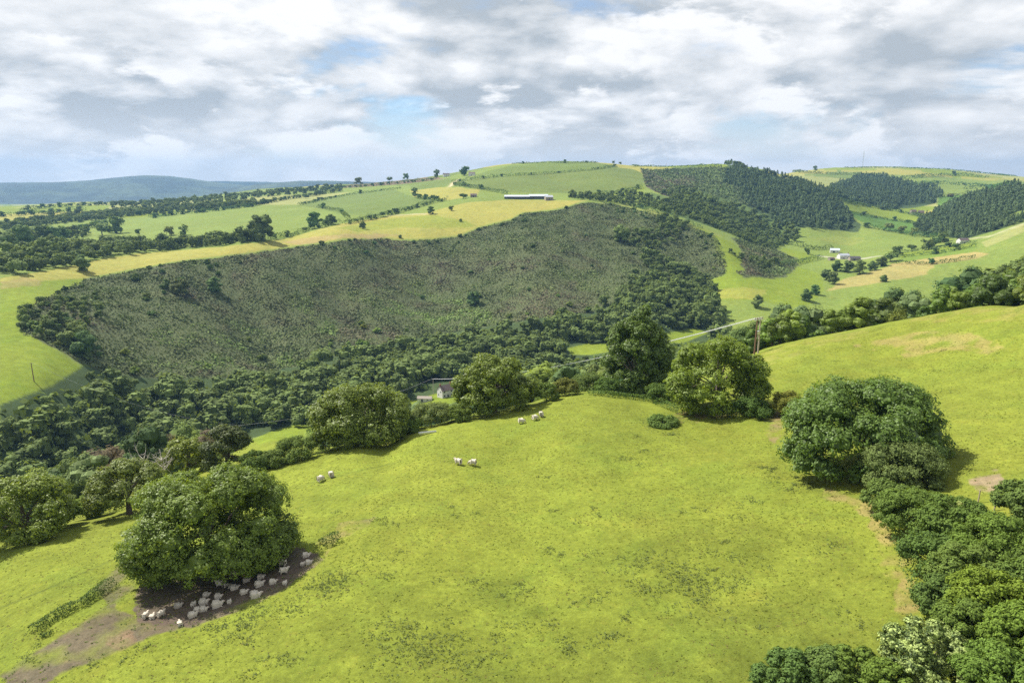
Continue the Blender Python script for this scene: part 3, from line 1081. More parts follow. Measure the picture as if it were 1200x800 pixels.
def scatter(poly, spacing, rng, jitter=0.42, ragged=0.0):
    lo, hi = poly.min(0), poly.max(0)
    xs = np.arange(lo[0], hi[0] + spacing, spacing)
    ys = np.arange(lo[1], hi[1] + spacing * 0.87, spacing * 0.87)
    X, Y = np.meshgrid(xs, ys)
    X = X + (np.arange(len(ys)) % 2)[:, None] * spacing * 0.5
    X = X + rng.uniform(-jitter, jitter, X.shape) * spacing
    Y = Y + rng.uniform(-jitter, jitter, Y.shape) * spacing
    X, Y = X.ravel(), Y.ravel()
    m = inside(X + ragged * vnoise(X, Y, ragged * 2 + 1, 61, 3), Y + ragged * vnoise(X, Y, ragged * 2 + 1, 62, 3), poly)
    return X[m], Y[m]


def merged(name, items, label, kind='stuff', mat=None):
    """many far crowns that read as one mass; items are (proto, x, y, scale, tone shift)"""
    qs, ts = [], []
    for pr, x, y, sc, tn in items:
        a = RNG.rand() * 6.28
        ca, sa = math.cos(a) * sc, math.sin(a) * sc
        q = pr['q']
        z = float(ground(x, y)[0])
        qs.append(np.stack([q[:, 0] * ca - q[:, 1] * sa + x, q[:, 0] * sa + q[:, 1] * ca + y, q[:, 2] * sc + z], 1))
        ts.append(np.clip(pr['t'] + tn, 0, 1))
    me = mesh_from_quads(name, np.concatenate(qs), np.concatenate(ts), mat or LEAF_FAR)
    o = put(name, me)
    o['kind'] = kind
    o['label'] = label
    return o
# ------------------------------------------------------------------ the big trees around the near field
def at(u, v):
    q = hit(u, v)
    return q[0], q[1]


def mpp(u, v):
    """metres per pixel of the photograph at the ground seen there"""
    q = hit(u, v)
    return project(*q)[2] / FOC


def near_tree(name, label, cat, u, v, wpx, h, n, leaf, color, seed, **kw):
    s = mpp(u, v)
    kw.setdefault('base', 0.2)
    kw.setdefault('skirt', 0.55)
    kw['k'] = int(kw.get('k', 30) * 1.5)
    kw['size'] = kw.get('size', 0.3) * 0.85
    return plant_near(name, at(u, v), wpx * 0.5 * s, h, kw.pop('base'), int(n * 1.45), leaf * 0.85, label, cat, color, seed, **kw)


TR = "broadleaf_tree"
near_tree(TR, "huge spreading sycamore with a flock of sheep resting in its shade", "tree", 249, 667, 200, 13.0, 72000, 0.33, (1.12, 1.12, 0.9), 1, k=46, size=0.27,
          trunk=0.6, depth=0.85, skirt=0.6, extra=[(-7.5, -2.0, 2.2, 2.6, 2.4, 1.9), (-8.6, 0, 3.0, 2.2, 2.2, 1.8), (9.0, 2.5, 3.6, 2.2, 2.2, 1.8), (-5.0, -4.0, 2.0, 2.4, 2.2, 1.7), (-2.0, -0.5, 10.6, 3.2, 3.0, 1.9)])
near_tree(TR, "round grey-green oak in the field hedge beside the pale hawthorn bush", "tree", 424, 516, 124, 11.2, 26000, 0.46, (1.15, 1.08, 0.95), 2, k=34, size=0.28, depth=0.8, skirt=0.5,
          extra=[(-7.6, 0, 2.2, 2.0, 2.0, 1.6), (8.0, 1, 2.4, 2.0, 2.0, 1.6)])
near_tree(TR, "open crowned oak above the white cottage, taller on its left side", "tree", 580, 483, 102, 12.2, 22000, 0.46, (1.22, 1.15, 0.9), 3, k=30, size=0.27, depth=0.8, skirt=0.5,
          extra=[(-2.2, 0, 11.3, 3.0, 2.8, 2.0), (-5.5, 0, 8.2, 2.6, 2.4, 2.0)])
near_tree(TR, "tallest dark green tree in the field hedge, with a narrow top", "tree", 744, 462, 84, 19.5, 30000, 0.50, (0.86, 0.93, 1.0), 4, k=40, size=0.30, depth=0.85, lean=(0, 0), trunk=0.6, skirt=0.6,
          extra=[(0.6, 0, 19.0, 2.6, 2.4, 2.2), (1.6, 0, 20.6, 1.9, 1.9, 1.5), (-3.5, -4, 2.4, 3.0, 2.8, 2.2), (3.5, -4, 2.4, 3.0, 2.8, 2.2), (0, -5, 2.6, 3.0, 2.8, 2.4), (-6, -1, 3, 2.8, 2.6, 2.4), (6, -1, 3, 2.8, 2.6, 2.4)])
near_tree(TR, "broad yellow-green oak dome standing right of the tallest dark tree", "tree", 838, 480, 122, 14.5, 36000, 0.44, (1.26, 1.24, 0.72), 5, k=42, size=0.26, depth=0.85, skirt=0.6)
near_tree(TR, "wide dark green oak with a low domed crown in the right hedge", "tree", 1008, 548, 192, 12.6, 42000, 0.40, (0.88, 1.0, 1.0), 6, k=44, size=0.27, depth=0.8, skirt=0.5,
          extra=[(10.5, 1, 3.0, 2.4, 2.4, 1.8), (0.5, 0, 11.4, 3.6, 3.2, 1.8), (-9.3, -2.5, 1.6, 2.4, 2.2, 1.7), (-6.6, -4.4, 1.5, 2.4, 2.2, 1.6), (-3.2, -5.4, 1.6, 2.4, 2.2, 1.6), (-10.2, 0.5, 2.6, 2.2, 2.2, 1.8)])
near_tree("hawthorn_tree", "scraggy grey-green hawthorn in front of the wide dark oak", "tree", 1052, 572, 104, 6.0, 16000, 0.26, (1.15, 1.10, 1.5), 7, k=26, size=0.30, depth=0.8, skirt=0.5, mat=HEDGE, trunk=0.2)
near_tree(TR, "light green tree at the lower end of the left hedge", "tree", 30, 628, 118, 8.6, 22000, 0.36, (1.3, 1.22, 0.85), 8, k=28, size=0.3, mat=LEAF)
near_tree(TR, "feathery olive-grey ash tree behind the huge sycamore", "tree", 152, 602, 92, 8.8, 16000, 0.34, (1.25, 1.12, 1.25), 9, k=24, size=0.3, mat=LEAF)
near_tree(TR, "small light olive tree behind the huge sycamore beside bare dead branches", "tree", 222, 556, 62, 8.0, 11000, 0.36, (1.35, 1.2, 0.95), 10, k=18, size=0.33)
near_tree(TR, "dusky brown-green tree at the corner of the small lower field", "tree", 268, 549, 60, 8.5, 11000, 0.36, (0.72, 0.66, 1.1), 11, k=18, size=0.33)

# ---- bushes of the thick right-hand hedge and the corner below it
TH_ = [  # u, v of base, width px, height m, colour, label
    (1072, 622, 92, 5.0, (1.0, 1.08, 0.95), "low dark bush at the field edge below the grey hawthorn"),
    (1118, 636, 92, 5.2, (0.95, 1.05, 0.95), "dense dark green bush left of the dark gate post"),
    (1200, 612, 74, 5.0, (1.1, 1.15, 1.25), "grey-green bush on the right of the bare trodden gap"),
    (1168, 664, 104, 5.2, (1.1, 1.2, 0.95), "bramble bush filling the middle of the thick hedge"),
    (1094, 676, 84, 4.6, (0.85, 0.98, 1.0), "dark bramble mound bulging out of the hedge into the field"),
    (1132, 696, 96, 5.0, (1.12, 1.15, 1.1), "grey-green bush in the lower middle of the thick hedge"),
    (1104, 726, 72, 4.4, (0.9, 1.0, 1.05), "narrow dark bush at the field side above the elder"),
    (1160, 732, 104, 5.0, (1.35, 1.35, 0.8), "yellowish green bush in the lower part of the thick hedge"),
    (1208, 700, 92, 5.4, (1.0, 1.08, 1.0), "tall dark bush against the edge of the picture above the last field corner"),
    (1134, 758, 84, 4.4, (1.05, 1.12, 0.95), "rounded bush just above the flowering elder"),
    (1200, 778, 100, 5.0, (1.2, 1.3, 0.9), "bright green bush between the elder and the picture's edge"),
    (1166, 822, 110, 4.6, (1.05, 1.2, 0.95), "leafy bush in the bottom corner beside the elder"),
    (1002, 816, 84, 4.2, (1.05, 1.12, 0.9), "bush at the bottom of the field beside the flowering elder"),
    (920, 822, 84, 4.8, (0.85, 1.0, 1.1), "dark spiky bush at the bottom of the field, farthest from the hedge"),
    (966, 818, 74, 4.6, (1.0, 1.08, 1.2), "grey-green bush in the middle of the bottom row"),
    (1036, 830, 66, 4.4, (1.1, 1.18, 0.9), "bush squeezed between the bottom row and the flowering elder"),
    (1040, 596, 60, 3.8, (1.1, 1.15, 1.2), "small bush joining the grey hawthorn to the thick hedge"),
]
for i, (u, v, wp, h, c, lab) in enumerate(TH_):
    near_tree("bush", lab, "bush", u, v, wp, h, 17000, 0.24, c, 40 + i, k=26, size=0.30, mat=HEDGE, trunk=0.09, base=-0.2, skirt=0.2)
ELDER = leaf_material("cream_elder_blossom", (0.075, 0.11, 0.026), (0.38, 0.45, 0.15), trans=0.15, c2=(1.5, 0.44, 0.58))
near_tree("elder_bush", "elder bush covered in cream blossom at the bottom corner", "bush", 1082, 798, 104, 5.6, 17000, 0.22, (1.05, 1.08, 1.0), 60, k=26, size=0.28, mat=ELDER, trunk=0.09, base=-0.2)
near_tree("elder_bush", "smaller elder with sparse cream flowers inside the thick hedge", "bush", 1126, 628, 42, 4.6, 6000, 0.22, (1.2, 1.15, 1.0), 61, k=14, size=0.33, mat=ELDER, trunk=0.08, base=-0.2)

HW = [  # bushes along the upper field hedge
    (345, 538, 54, 4.2, (1.1, 1.12, 1.2), "willowy grey bush at the lower end of the field hedge"),
    (382, 528, 44, 5.0, (1.0, 1.02, 1.1), "bush between the willowy grey bush and the round oak"),
    (506, 499, 58, 5.0, (1.25, 1.15, 1.6), "pale grey hawthorn bush between the round oak and the open oak"),
    (640, 470, 34, 4.4, (1.0, 1.05, 1.0), "bush tucked against the open oak's uphill side"),
    (662, 463, 36, 4.0, (1.3, 1.05, 1.1), "brownish hawthorn bush between the open oak and the tallest tree"),
    (690, 458, 44, 4.6, (1.0, 1.02, 1.15), "grey-green bush at the foot of the tallest dark tree"),
    (776, 498, 40, 1.7, (1.05, 1.15, 1.2), "low nettle mound in front of the yellow-green oak"),
    (920, 486, 42, 5.0, (1.5, 1.15, 0.95), "olive-brown bush between the yellow-green oak and the wide dark oak"),
    (108, 606, 46, 4.4, (1.15, 1.18, 0.95), "bush between the light green tree and the feathery ash"),
    (196, 586, 44, 4.6, (1.2, 1.15, 1.1), "bush joining the feathery ash to the small olive tree"),
    (70, 616, 50, 4.6, (1.0, 1.05, 1.0), "bush growing out of the light green tree's right side"),
    (298, 552, 40, 4.0, (0.95, 1.02, 1.05), "bush at the foot of the dusky corner tree"),
    (320, 546, 36, 3.0, (1.1, 1.1, 1.2), "small bush between the corner tree and the willowy bush"),
    (476, 507, 40, 3.6, (1.0, 1.08, 1.0), "bush at the uphill side of the round grey-green oak"),
    (540, 492, 34, 3.4, (1.1, 1.1, 1.0), "small bush just left of the open oak's foot"),
    (712, 460, 34, 3.6, (0.85, 1.0, 1.0), "low bush left of the tallest tree's trunk"),
    (770, 470, 36, 4.0, (0.9, 1.02, 0.95), "bush between the tallest tree and the yellow-green oak"),
    (880, 488, 52, 3.6, (0.8, 0.95, 0.95), "dark bush beneath the yellow-green oak beside pale posts"),
    (1030, 562, 40, 3.0, (1.0, 1.1, 0.9), "small bush under the front of the wide dark oak"),
]
for i, (u, v, wp, h, c, lab) in enumerate(HW):
    near_tree("bush", lab, "bush", u, v, wp, h, 7500, 0.26, c, 70 + i, k=18, size=0.33, mat=HEDGE, trunk=0.08, base=-0.2, skirt=0.2)


def hedge(name, pts, w, h, label, color=(1, 1, 1), leaf=0.4, dens=30.0, seed=1, gaps=0.0, group=None, cat="hedge", mat=None, uneven=0.5, px=True, stuff=False):
    """a hedge grown along a line on the ground"""
    rng = np.random.RandomState(seed)
    line = hits(pts, 10.0)[:, :2] if px else np.array(pts, float)
    seg = np.hypot(*np.diff(line, axis=0).T)
    cum = np.concatenate([[0], np.cumsum(seg)])
    n = int(cum[-1] * dens * (w + h) / 3.0 / (leaf * leaf) * 0.16)
    n = max(60, min(n, 26000))
    t = rng.rand(n) * cum[-1]
    x0 = np.interp(t, cum, line[:, 0])
    y0 = np.interp(t, cum, line[:, 1])
    k = np.clip(np.searchsorted(cum, t) - 1, 0, len(seg) - 1)
    dr = unit(np.diff(line, axis=0))[k]
    nx = np.stack([dr[:, 1], -dr[:, 0]], 1)
    prof = 1 + uneven * vnoise(t, t * 0 + seed * 3.1, 7.0, seed, 3) + 0.5 * uneven * vnoise(t, t * 0, 2.0, seed + 2, 2)
    prof = np.maximum(prof, 0.25)
    if gaps:
        g = vnoise(t, t * 0 + 9, 18.0, seed + 5, 2) > (1 - 2 * gaps)
        x0, y0, t, k, dr, nx, prof = [q[~g] for q in (x0, y0, t, k, dr, nx, prof)]
        n = len(t)
    a = rng.rand(n) * math.pi
    off = np.cos(a) * w * 0.5 * (0.8 + 0.4 * rng.rand(n)) * prof
    up = np.sin(a) ** 0.7 * h * prof * (0.82 + 0.3 * rng.rand(n))
    X, Y = x0 + nx[:, 0] * off, y0 + nx[:, 1] * off
    Z = ground(X, Y) + up
    N = unit(np.stack([nx[:, 0] * np.cos(a), nx[:, 1] * np.cos(a), np.sin(a)], 1) + 0.55 * rng.randn(n, 3))
    T = np.clip(0.45 + 0.2 * rng.randn(n), 0, 1)
    me = mesh_from_quads(name, leaf_quads(np.stack([X, Y, Z], 1), N, leaf * (0.7 + 0.6 * rng.rand(n)), rng), T, mat or HEDGE)
    o = put(name, me)
    o.color = tuple(color) + (1,)
    if stuff:
        o['kind'], o['label'] = 'stuff', label
    else:
        tag(o, label, cat, group)
    return o


hedge("hedge", [(-60, 648), (0, 634), (60, 612), (110, 603), (150, 596), (200, 580)], 2.6, 1.8, "hedge bottom running under the light green tree on the left", (0.8, 0.95, 1.0), 0.26, seed=2)
hedge("hedge", [(302, 549), (350, 543), (395, 528), (440, 516), (480, 504), (520, 493), (560, 487), (600, 478), (645, 465), (690, 462)], 2.6, 1.7, "low field hedge joining the round oak and the open oak", (0.95, 1.0, 1.0), 0.28, seed=3)
hedge("hedge", [(690, 462), (730, 466), (765, 470), (800, 484), (850, 486), (900, 484)], 2.4, 1.2, "scrubby growth along the foot of the tallest tree", (0.85, 0.98, 1.0), 0.28, seed=4)
hedge("hedge", [(884, 405), (930, 396), (990, 385), (1050, 376), (1110, 364), (1160, 355), (1240, 338)], 3.6, 2.6, "browny hedge along the top of the right-hand field", (1.2, 1.05, 1.1), 0.42, seed=5)
hedge("hedge", [(1046, 600), (1075, 640), (1095, 690), (1125, 740), (1160, 800), (1190, 860)], 3.5, 2.0, "dark hedge bottom under the thick row of bushes", (0.75, 0.9, 0.95), 0.24, seed=6)
for i, (pts, lab) in enumerate([([(38, 742), (62, 726), (88, 712)], "long bed of nettles on the bare ground left of the sycamore"), ([(92, 712), (112, 698), (130, 686)], "nettle bed nearest the sycamore's left side"),
                                ([(376, 640), (398, 632)], "single dark clump of rushes right of the sycamore"), ([(46, 748), (62, 742)], "small nettle clump below the long nettle bed")]):
    hedge("nettles", pts, 1.9 if i < 3 else 0.9, 1.0 if i < 3 else 0.5, lab, (0.85, 0.95, 0.95), 0.17, dens=40, seed=20 + i, mat=RUSH, stuff=True)

# ------------------------------------------------------------------ trees over the crest of the right-hand field
for i in range(38):
    rng = np.random.RandomState(600 + i)
    u = 800 + 420 * (i + 0.5 * rng.rand()) / 38
    dd = 212 + 50 * rng.rand()
    x, y, _ = hid(u, dd, -52.0)
    s = (0.58 + 0.68 * rng.rand()) * (1.1 if u < 920 else 0.95)
    k = i % 4
    dark = 1010 < u < 1060 or 1140 < u < 1175
    c = tint(rng, (0.8, 0.9, 0.9) if dark else (1.12, 1.18, 0.95), 0.16)
    lab = ["light green tree rising behind the top hedge of the right-hand field", "dark green tree rising behind the top hedge of the right-hand field"][int(dark)]
    place("hedgerow_tree", MIDS[k], x, y, s * (1.1 if dark else 1), lab, "tree", c, "trees behind the top hedge of the right-hand field, " + ("dark" if dark else "light"), rng=rng)

# ------------------------------------------------------------------ the woods of the valley floor
def ring(pts):
    return [hid(u, d, -min(130.0, 0.33 * d))[:2] for u, d in pts]


near_edge = ring([(-140, 176), (0, 182), (100, 178), (200, 182), (270, 190), (285, 206), (400, 206), (440, 200), (520, 205), (600, 198), (700, 196), (800, 205), (870, 214), (930, 260)])
far_edge = [tuple(hit(u, v)[:2]) for u, v in [(845, 372), (838, 345), (800, 340), (745, 350), (700, 374), (640, 386), (560, 398), (480, 410), (400, 426), (300, 448), (200, 458), (120, 450), (96, 434), (60, 462), (0, 480)]]
far_edge += ring([(-140, 400)])
W1 = np.array(near_edge + far_edge)
W2 = np.array(ring([(920, 262), (1090, 255), (1300, 255), (1320, 560), (1190, 540), (1130, 440), (1000, 360)]))
G1 = area([(838, 352), (846, 338), (822, 325), (800, 312), (770, 300), (745, 300), (760, 322), (720, 345), (700, 364), (740, 362)])
G2 = area([(735, 292), (775, 292), (800, 276), (806, 262), (790, 256), (768, 258), (770, 272), (745, 274), (738, 282)])
G3 = area([(660, 231), (700, 231), (740, 226), (775, 236), (800, 232), (850, 250), (900, 266), (935, 282), (905, 294), (870, 282), (845, 270), (800, 254), (752, 244), (720, 238), (680, 234)])
G4 = area([(775, 228), (800, 222), (850, 238), (900, 258), (940, 272), (935, 280), (900, 270), (850, 254), (800, 238)])
G5 = area([(846, 292), (880, 302), (912, 308), (905, 320), (880, 310), (852, 300)])
STRIPW = area([(0, 302), (60, 294), (125, 289), (200, 286), (300, 280), (300, 284), (250, 289), (165, 296), (122, 302), (87, 311), (0, 325)])
BAND1 = area([(0, 272), (60, 264), (120, 258), (170, 252), (230, 248), (300, 242), (300, 237), (230, 241), (170, 245), (120, 250), (60, 257), (0, 264)])
BAND2 = area([(130, 245), (200, 241), (260, 237), (330, 230), (400, 222), (400, 218), (330, 224), (260, 231), (200, 236), (130, 241)])
BAND3 = area([(0, 289), (50, 283), (100, 279), (104, 274), (50, 277), (0, 281)])
LEFTW = area([(24, 366), (60, 352), (110, 352), (120, 372), (100, 396), (112, 424), (95, 426), (60, 405), (24, 388)])

# openings where the photograph shows fields, lanes or the cottage among the trees: (u0, v0, u1, v1, distance)
OPEN = [(668, 404, 708, 414, 0), (782, 388, 826, 397, 0), (482, 462, 512, 474, 0), (506, 450, 538, 468, 0), (292, 500, 362, 524, 0), (0, 330, 20, 474, 0), (20, 408, 84, 450, 0), (60, 425, 92, 446, 0)]
for i, (a, b, c, d, _) in enumerate(OPEN):
    q = hit(0.5 * (a + c), 0.5 * (b + d))
    OPEN[i] = (a, b, c, d, math.hypot(q[0], q[1]))


def blocks_opening(x, y, z, s):
    dist = math.hypot(x, y)
    u, v, dep = project(x, y, z)
    u1, v1, _ = project(x, y, z + 11.0 * s)
    r = 4.6 * s / dep * FOC
    for a, b, c, d, D in OPEN:
        if u + r > a and u - r < c and v1 < d and v > b and dist < D + 25:
            return True
    return False


wood = []
for poly, spacing, s0, tag_ in ((W1, 11.2, 1.5, 0), (W2, 11.5, 1.3, 1), (G1, 11.0, 1.15, 2), (G2, 10.5, 1.0, 3), (G3, 12.0, 1.0, 4), (G4, 13.5, 1.1, 4), (G5, 11.0, 0.8, 4), (STRIPW, 11.0, 1.2, 5), (BAND1, 14.0, 1.15, 5), (BAND2, 26.0, 1.2, 5), (BAND3, 13.0, 1.1, 5), (LEFTW, 8.5, 0.75, 6)):
    rng = np.random.RandomState(900 + tag_)
    X, Y = scatter(poly, spacing, rng)
    Zs = ground(X, Y)
    big = vnoise(X, Y, 45.0, 77, 2)
    for x, y, z, b in zip(X, Y, Zs, big):
        s = s0 * (0.62 + 0.55 * rng.rand() + 0.25 * b) * (0.85 + 0.4 * (rng.rand() ** 2))
        if blocks_opening(x, y, z, s):
            s *= 0.35
            if blocks_opening(x, y, z, s):
                continue
        wood.append((math.hypot(x, y), x, y, s, tag_, rng.randint(0, 1 << 30)))
wood.sort()


def seen(x, y, z):
    """does the sight line from the drone reach this crown, given the ground between?"""
    t = np.linspace(0.25, 0.97, 40)
    return bool(np.all(ground(x * t, y * t) < z * t + 0.5))


ZONE = ["in the dense wood filling the valley floor", "in the wood on the slope behind the right-hand field", "in the wood climbing from the valley floor beside the bracken hill",
        "in the small copse on the end of the bracken hill", "in the wooded gully below the conifer plantation", "in the strip of wood behind the long yellow field", "in the copse at the left end of the bracken hill"]
KINDS = [("mid green", (1.0, 1.02, 0.95)), ("dark blue-green", (0.62, 0.76, 0.95)), ("pale yellow-green", (1.45, 1.40, 0.90)), ("grey-green", (1.12, 1.15, 1.5)), ("dusky purple-brown", (0.98, 0.60, 1.15))]
solo, mass = 0, []
for d, x, y, s, zn, sd in wood:
    z = float(ground(x, y)[0])
    rng = np.random.RandomState(sd)
    u, v, dep = project(x, y, z)
    vis = (-25 < u < 1225) and seen(x, y, z + 11 * s)
    q = rng.rand()
    kk = 0 if q < 0.40 else 1 if q < 0.66 else 2 if q < 0.84 else 3
    if zn == 0 and u < 300 and rng.rand() < (0.5 if 120 < u < 300 and d < 330 else 0.07):
        kk = 4
    if vis and solo < 292 and zn in (0, 1, 2, 3, 6) and s > 0.5:
        nm, c = KINDS[kk]
        proto = FARS[rng.randint(6)]
        place("woodland_tree", proto, x, y, s, "%s tree %s" % (nm, ZONE[zn]), "tree", tint(rng, c, 0.10, 0.05), "%s trees %s" % (nm, ZONE[zn]), rng=rng, trunk=d < 420)
        solo += 1
    elif (-60 < u < 1260) and (vis or d < 420):
        mass.append((SPECKS[rng.randint(4)], x, y, s, (rng.rand() - 0.5) * 0.6))
merged("woodland", mass, "broadleaf woods on the valley sides and in the far gullies")
_rw = np.random.RandomState(55)
print("wood solo", solo, "mass", len(mass))

cones = []
for P, sp in ((P_CONIFERS, 9.0), (P_RIGHT_WOOD, 8.5), (P_FAR_WOOD, 11.0)):
    rng = np.random.RandomState(len(cones) + 5)
    X, Y = scatter(area(P), sp, rng, 0.45, 34.0)
    gap_ = vnoise(X, Y, 55.0, 63, 2)
    X, Y = X[gap_ > -0.62], Y[gap_ > -0.62]
    for x, y in zip(X, Y):
        cones.append((CONES_FAR[rng.randint(3)] if rng.rand() < 0.5 else SPECKS[rng.randint(4)], x, y, 0.75 + 0.5 * rng.rand(), (rng.rand() - 0.5) * 0.7))
print("cones", len(cones))
if len(cones) > 5200:
    cones = [cones[i] for i in np.random.RandomState(3).permutation(len(cones))[:5200]]
CONIF = leaf_material("plantation_needles", (0.135, 0.190, 0.080), trans=0.22, spec=0.1, rough=0.85)
merged("conifer_plantation", cones, "dark conifer plantations on the far slopes", mat=CONIF)
# ------------------------------------------------------------------ bracken and gorse on the valley side
def leafy_mass(name, X, Y, size, hgt, per, label, mat, rng, spread=0.5):
    """low clumps of growth scattered on the ground, seen as one cover"""
    n = len(X)
    Z = ground(X, Y)
    X, Y, Z = [np.repeat(q, per) for q in (X, Y, Z)]
    s = np.repeat(size * (0.6 + 0.8 * rng.rand(n)), per)
    off = rng.randn(n * per, 3) * np.array([spread, spread, 0.0]) * s[:, None]
    up = hgt * s * (0.35 + 0.75 * rng.rand(n * per))
    P = np.stack([X + off[:, 0], Y + off[:, 1], Z + up], 1)
    N = unit(np.stack([off[:, 0] / s, off[:, 1] / s, np.full(n * per, 0.75)], 1) + 0.30 * rng.randn(n * per, 3))
    t = np.repeat(np.clip(0.5 + 0.10 * rng.randn(n) + 0.55 * vnoise(X[::per], Y[::per], 16.0, 305, 4), 0, 1), per)
    me = mesh_from_quads(name, leaf_quads(P, N, s * 0.95, rng, 0.85), np.clip(t + 0.1 * rng.randn(n * per), 0, 1), mat)
    o = put(name, me)
    o['kind'] = 'stuff'
    o['label'] = label
    return o


def bracken_material():
    m, g = mat_new("bracken_fronds")
    tone = g.n('ShaderNodeAttribute', attribute_name='tone').outputs['Fac']
    pos = g.n('ShaderNodeNewGeometry').outputs['Position']
    fern = g.ramp(g.noise(pos, 0.016, 5, 0.62, 0.5), 0.46, 0.58)
    brown = g.ramp(g.noise(g.vmath('ADD', pos, (300, 0, 0)), 0.011, 5, 0.6, 0.6), 0.50, 0.64)
    low = g.ramp(g.n('ShaderNodeSeparateXYZ', i_0=pos).outputs[2], -92.0, -124.0)
    c = g.mix(brown, (0.112, 0.140, 0.050, 1), (0.150, 0.128, 0.075, 1))
    c = g.mix(g.math('MULTIPLY', fern, g.math('MULTIPLY_ADD', low, 0.75, 0.2)), c, (0.180, 0.255, 0.065, 1))
    c = g.vmath('SCALE', c, g.math('MULTIPLY_ADD', tone, 1.0, 0.5))
    bs = g.n('ShaderNodeBsdfPrincipled', i_Base_Color=c, i_Roughness=0.85)
    bs.inputs['Specular IOR Level'].default_value = 0.15
    tr = g.n('ShaderNodeBsdfTranslucent', i_Color=c)
    mx = g.n('ShaderNodeMixShader', i_0=0.15)
    g.t.links.new(bs.outputs[0], mx.inputs[1])
    g.t.links.new(tr.outputs[0], mx.inputs[2])
    finish(g, mx.outputs[0])
    return m


rng = np.random.RandomState(71)
PB = area(P_BRACKEN)
X, Y = scatter(PB, 2.2, rng, 0.5)
print("bracken", len(X))
if len(X) > 95000:
    k = rng.permutation(len(X))[:95000]
    X, Y = X[k], Y[k]
size = 1.5 * (1 + 0.8 * vnoise(X, Y, 11.0, 302, 4))
BRK = bracken_material()
leafy_mass("bracken", X, Y, size, 0.5, 3, "bracken and heather covering the steep valley side", BRK, rng)
extra = []
for P, sp in (([(750, 198), (762, 199), (780, 212), (797, 224), (792, 232), (775, 228), (757, 218), (754, 206)], 6.0),
              ([(859, 280), (880, 284), (908, 292), (932, 304), (932, 313), (921, 323), (900, 326), (880, 321), (868, 311), (871, 296)], 3.6), ([(862, 319), (900, 313), (898, 324), (870, 324)], 3.6),
              ([(762, 200), (850, 196), (870, 205), (900, 252), (870, 240), (820, 225), (797, 222), (780, 210)], 6.5)):
    x, y = scatter(area(P), sp, rng, 0.5)
    extra.append((x, y, np.full(len(x), sp * 0.6)))
leafy_mass("bracken", np.concatenate([q[0] for q in extra]), np.concatenate([q[1] for q in extra]), np.concatenate([q[2] for q in extra]), 0.75, 3,
           "bracken and scrub on the far banks beyond the bracken hill", BRK, rng)

ux, uy = scatter(W1, 5.0, rng, 0.5)
for a_, b_, c_, d_, _ in OPEN:
    k_ = inside(ux, uy, area([(a_ - 6, b_ - 3), (c_ + 6, b_ - 3), (c_ + 6, d_ + 8), (a_ - 6, d_ + 8)]))
    ux, uy = ux[~k_], uy[~k_]
leafy_mass("undergrowth", ux, uy, np.full(len(ux), 3.4), 0.6, 3, "dense undergrowth beneath the valley wood", HEDGE, rng)

# shrubs standing in the bracken, each by itself
SH = []
rs = np.random.RandomState(88)
xs, ys = scatter(PB, 19.0, rs, 0.5)
for x, y in zip(xs, ys):
    u, v, dep = project(x, y, float(ground(x, y)[0]))
    edge = (v - np.interp(u, [24, 100, 220, 350, 450, 540, 600, 685, 800, 850], [366, 328, 306, 289, 280, 277, 258, 238, 262, 310]))
    lower = np.interp(u, [96, 200, 300, 400, 480, 640, 760, 830], [430, 445, 440, 416, 398, 372, 352, 328]) - v
    pr = 0.05 + 0.75 * math.exp(-edge / 7.0) + 0.65 * math.exp(-max(lower, 0) / 14.0) + (0.40 if u < 260 and edge < 50 else 0)
    if rs.rand() < pr:
        SH.append((x, y, 0.65 + 0.75 * rs.rand() ** 1.5, edge, lower, u))
SH = SH[:230]
for x, y, s, edge, lower, u in SH:
    q = rs.rand()
    if edge < 16:
        lab, grp = "dark windswept shrub on the brow where the bracken meets the yellow field", "shrubs along the brow of the bracken hill"
        c = tint(rs, (0.75, 0.85, 0.95), 0.12)
    elif lower < 30:
        lab, grp = "leafy green shrub at the foot of the bracken slope above the valley wood", "shrubs at the foot of the bracken slope"
        c = tint(rs, (1.35, 1.35, 1.1), 0.15)
    else:
        lab, grp = "lone dark thorn bush in the middle of the bracken slope", "thorn bushes scattered over the bracken slope"
        c = tint(rs, (0.85, 0.95, 1.0), 0.15)
    bush("hillside_bush", BUSHES[rs.randint(4)], x, y, s * (1.15 if edge < 16 else 1.3), lab, "bush", c, grp, rng=rs)

# the few bigger trees that stand out on the slope, with their own places
for u, v, wp, lab, c in [(728, 283, 20, "round pale green tree alone on the end of the bracken hill", (1.35, 1.35, 1.25)), (103, 420, 34, "dark domed tree at the corner of the bright left field", (0.75, 0.9, 0.95)),
                         (92, 405, 30, "olive round tree above the dark domed tree", (1.15, 1.1, 1.05)), (555, 357, 16, "dark round tree standing alone low on the bracken slope", (0.7, 0.85, 0.9)),
                         (212, 345, 18, "tall thorn casting a long shadow near the left end of the bracken", (0.9, 0.8, 0.9)), (252, 342, 18, "pair-crowned bush on the left half of the bracken slope", (0.8, 0.95, 0.9)),
                         (195, 338, 12, "small thorn beside the tall thorn on the bracken", (0.85, 0.9, 0.9))]:
    x, y = at(u, v)
    s = wp * mpp(u, v) / 10.0
    place("hillside_tree", FARS[len(lab) % 6], x, y, s, lab, "tree", c, None, zs=0.9, rng=rs)

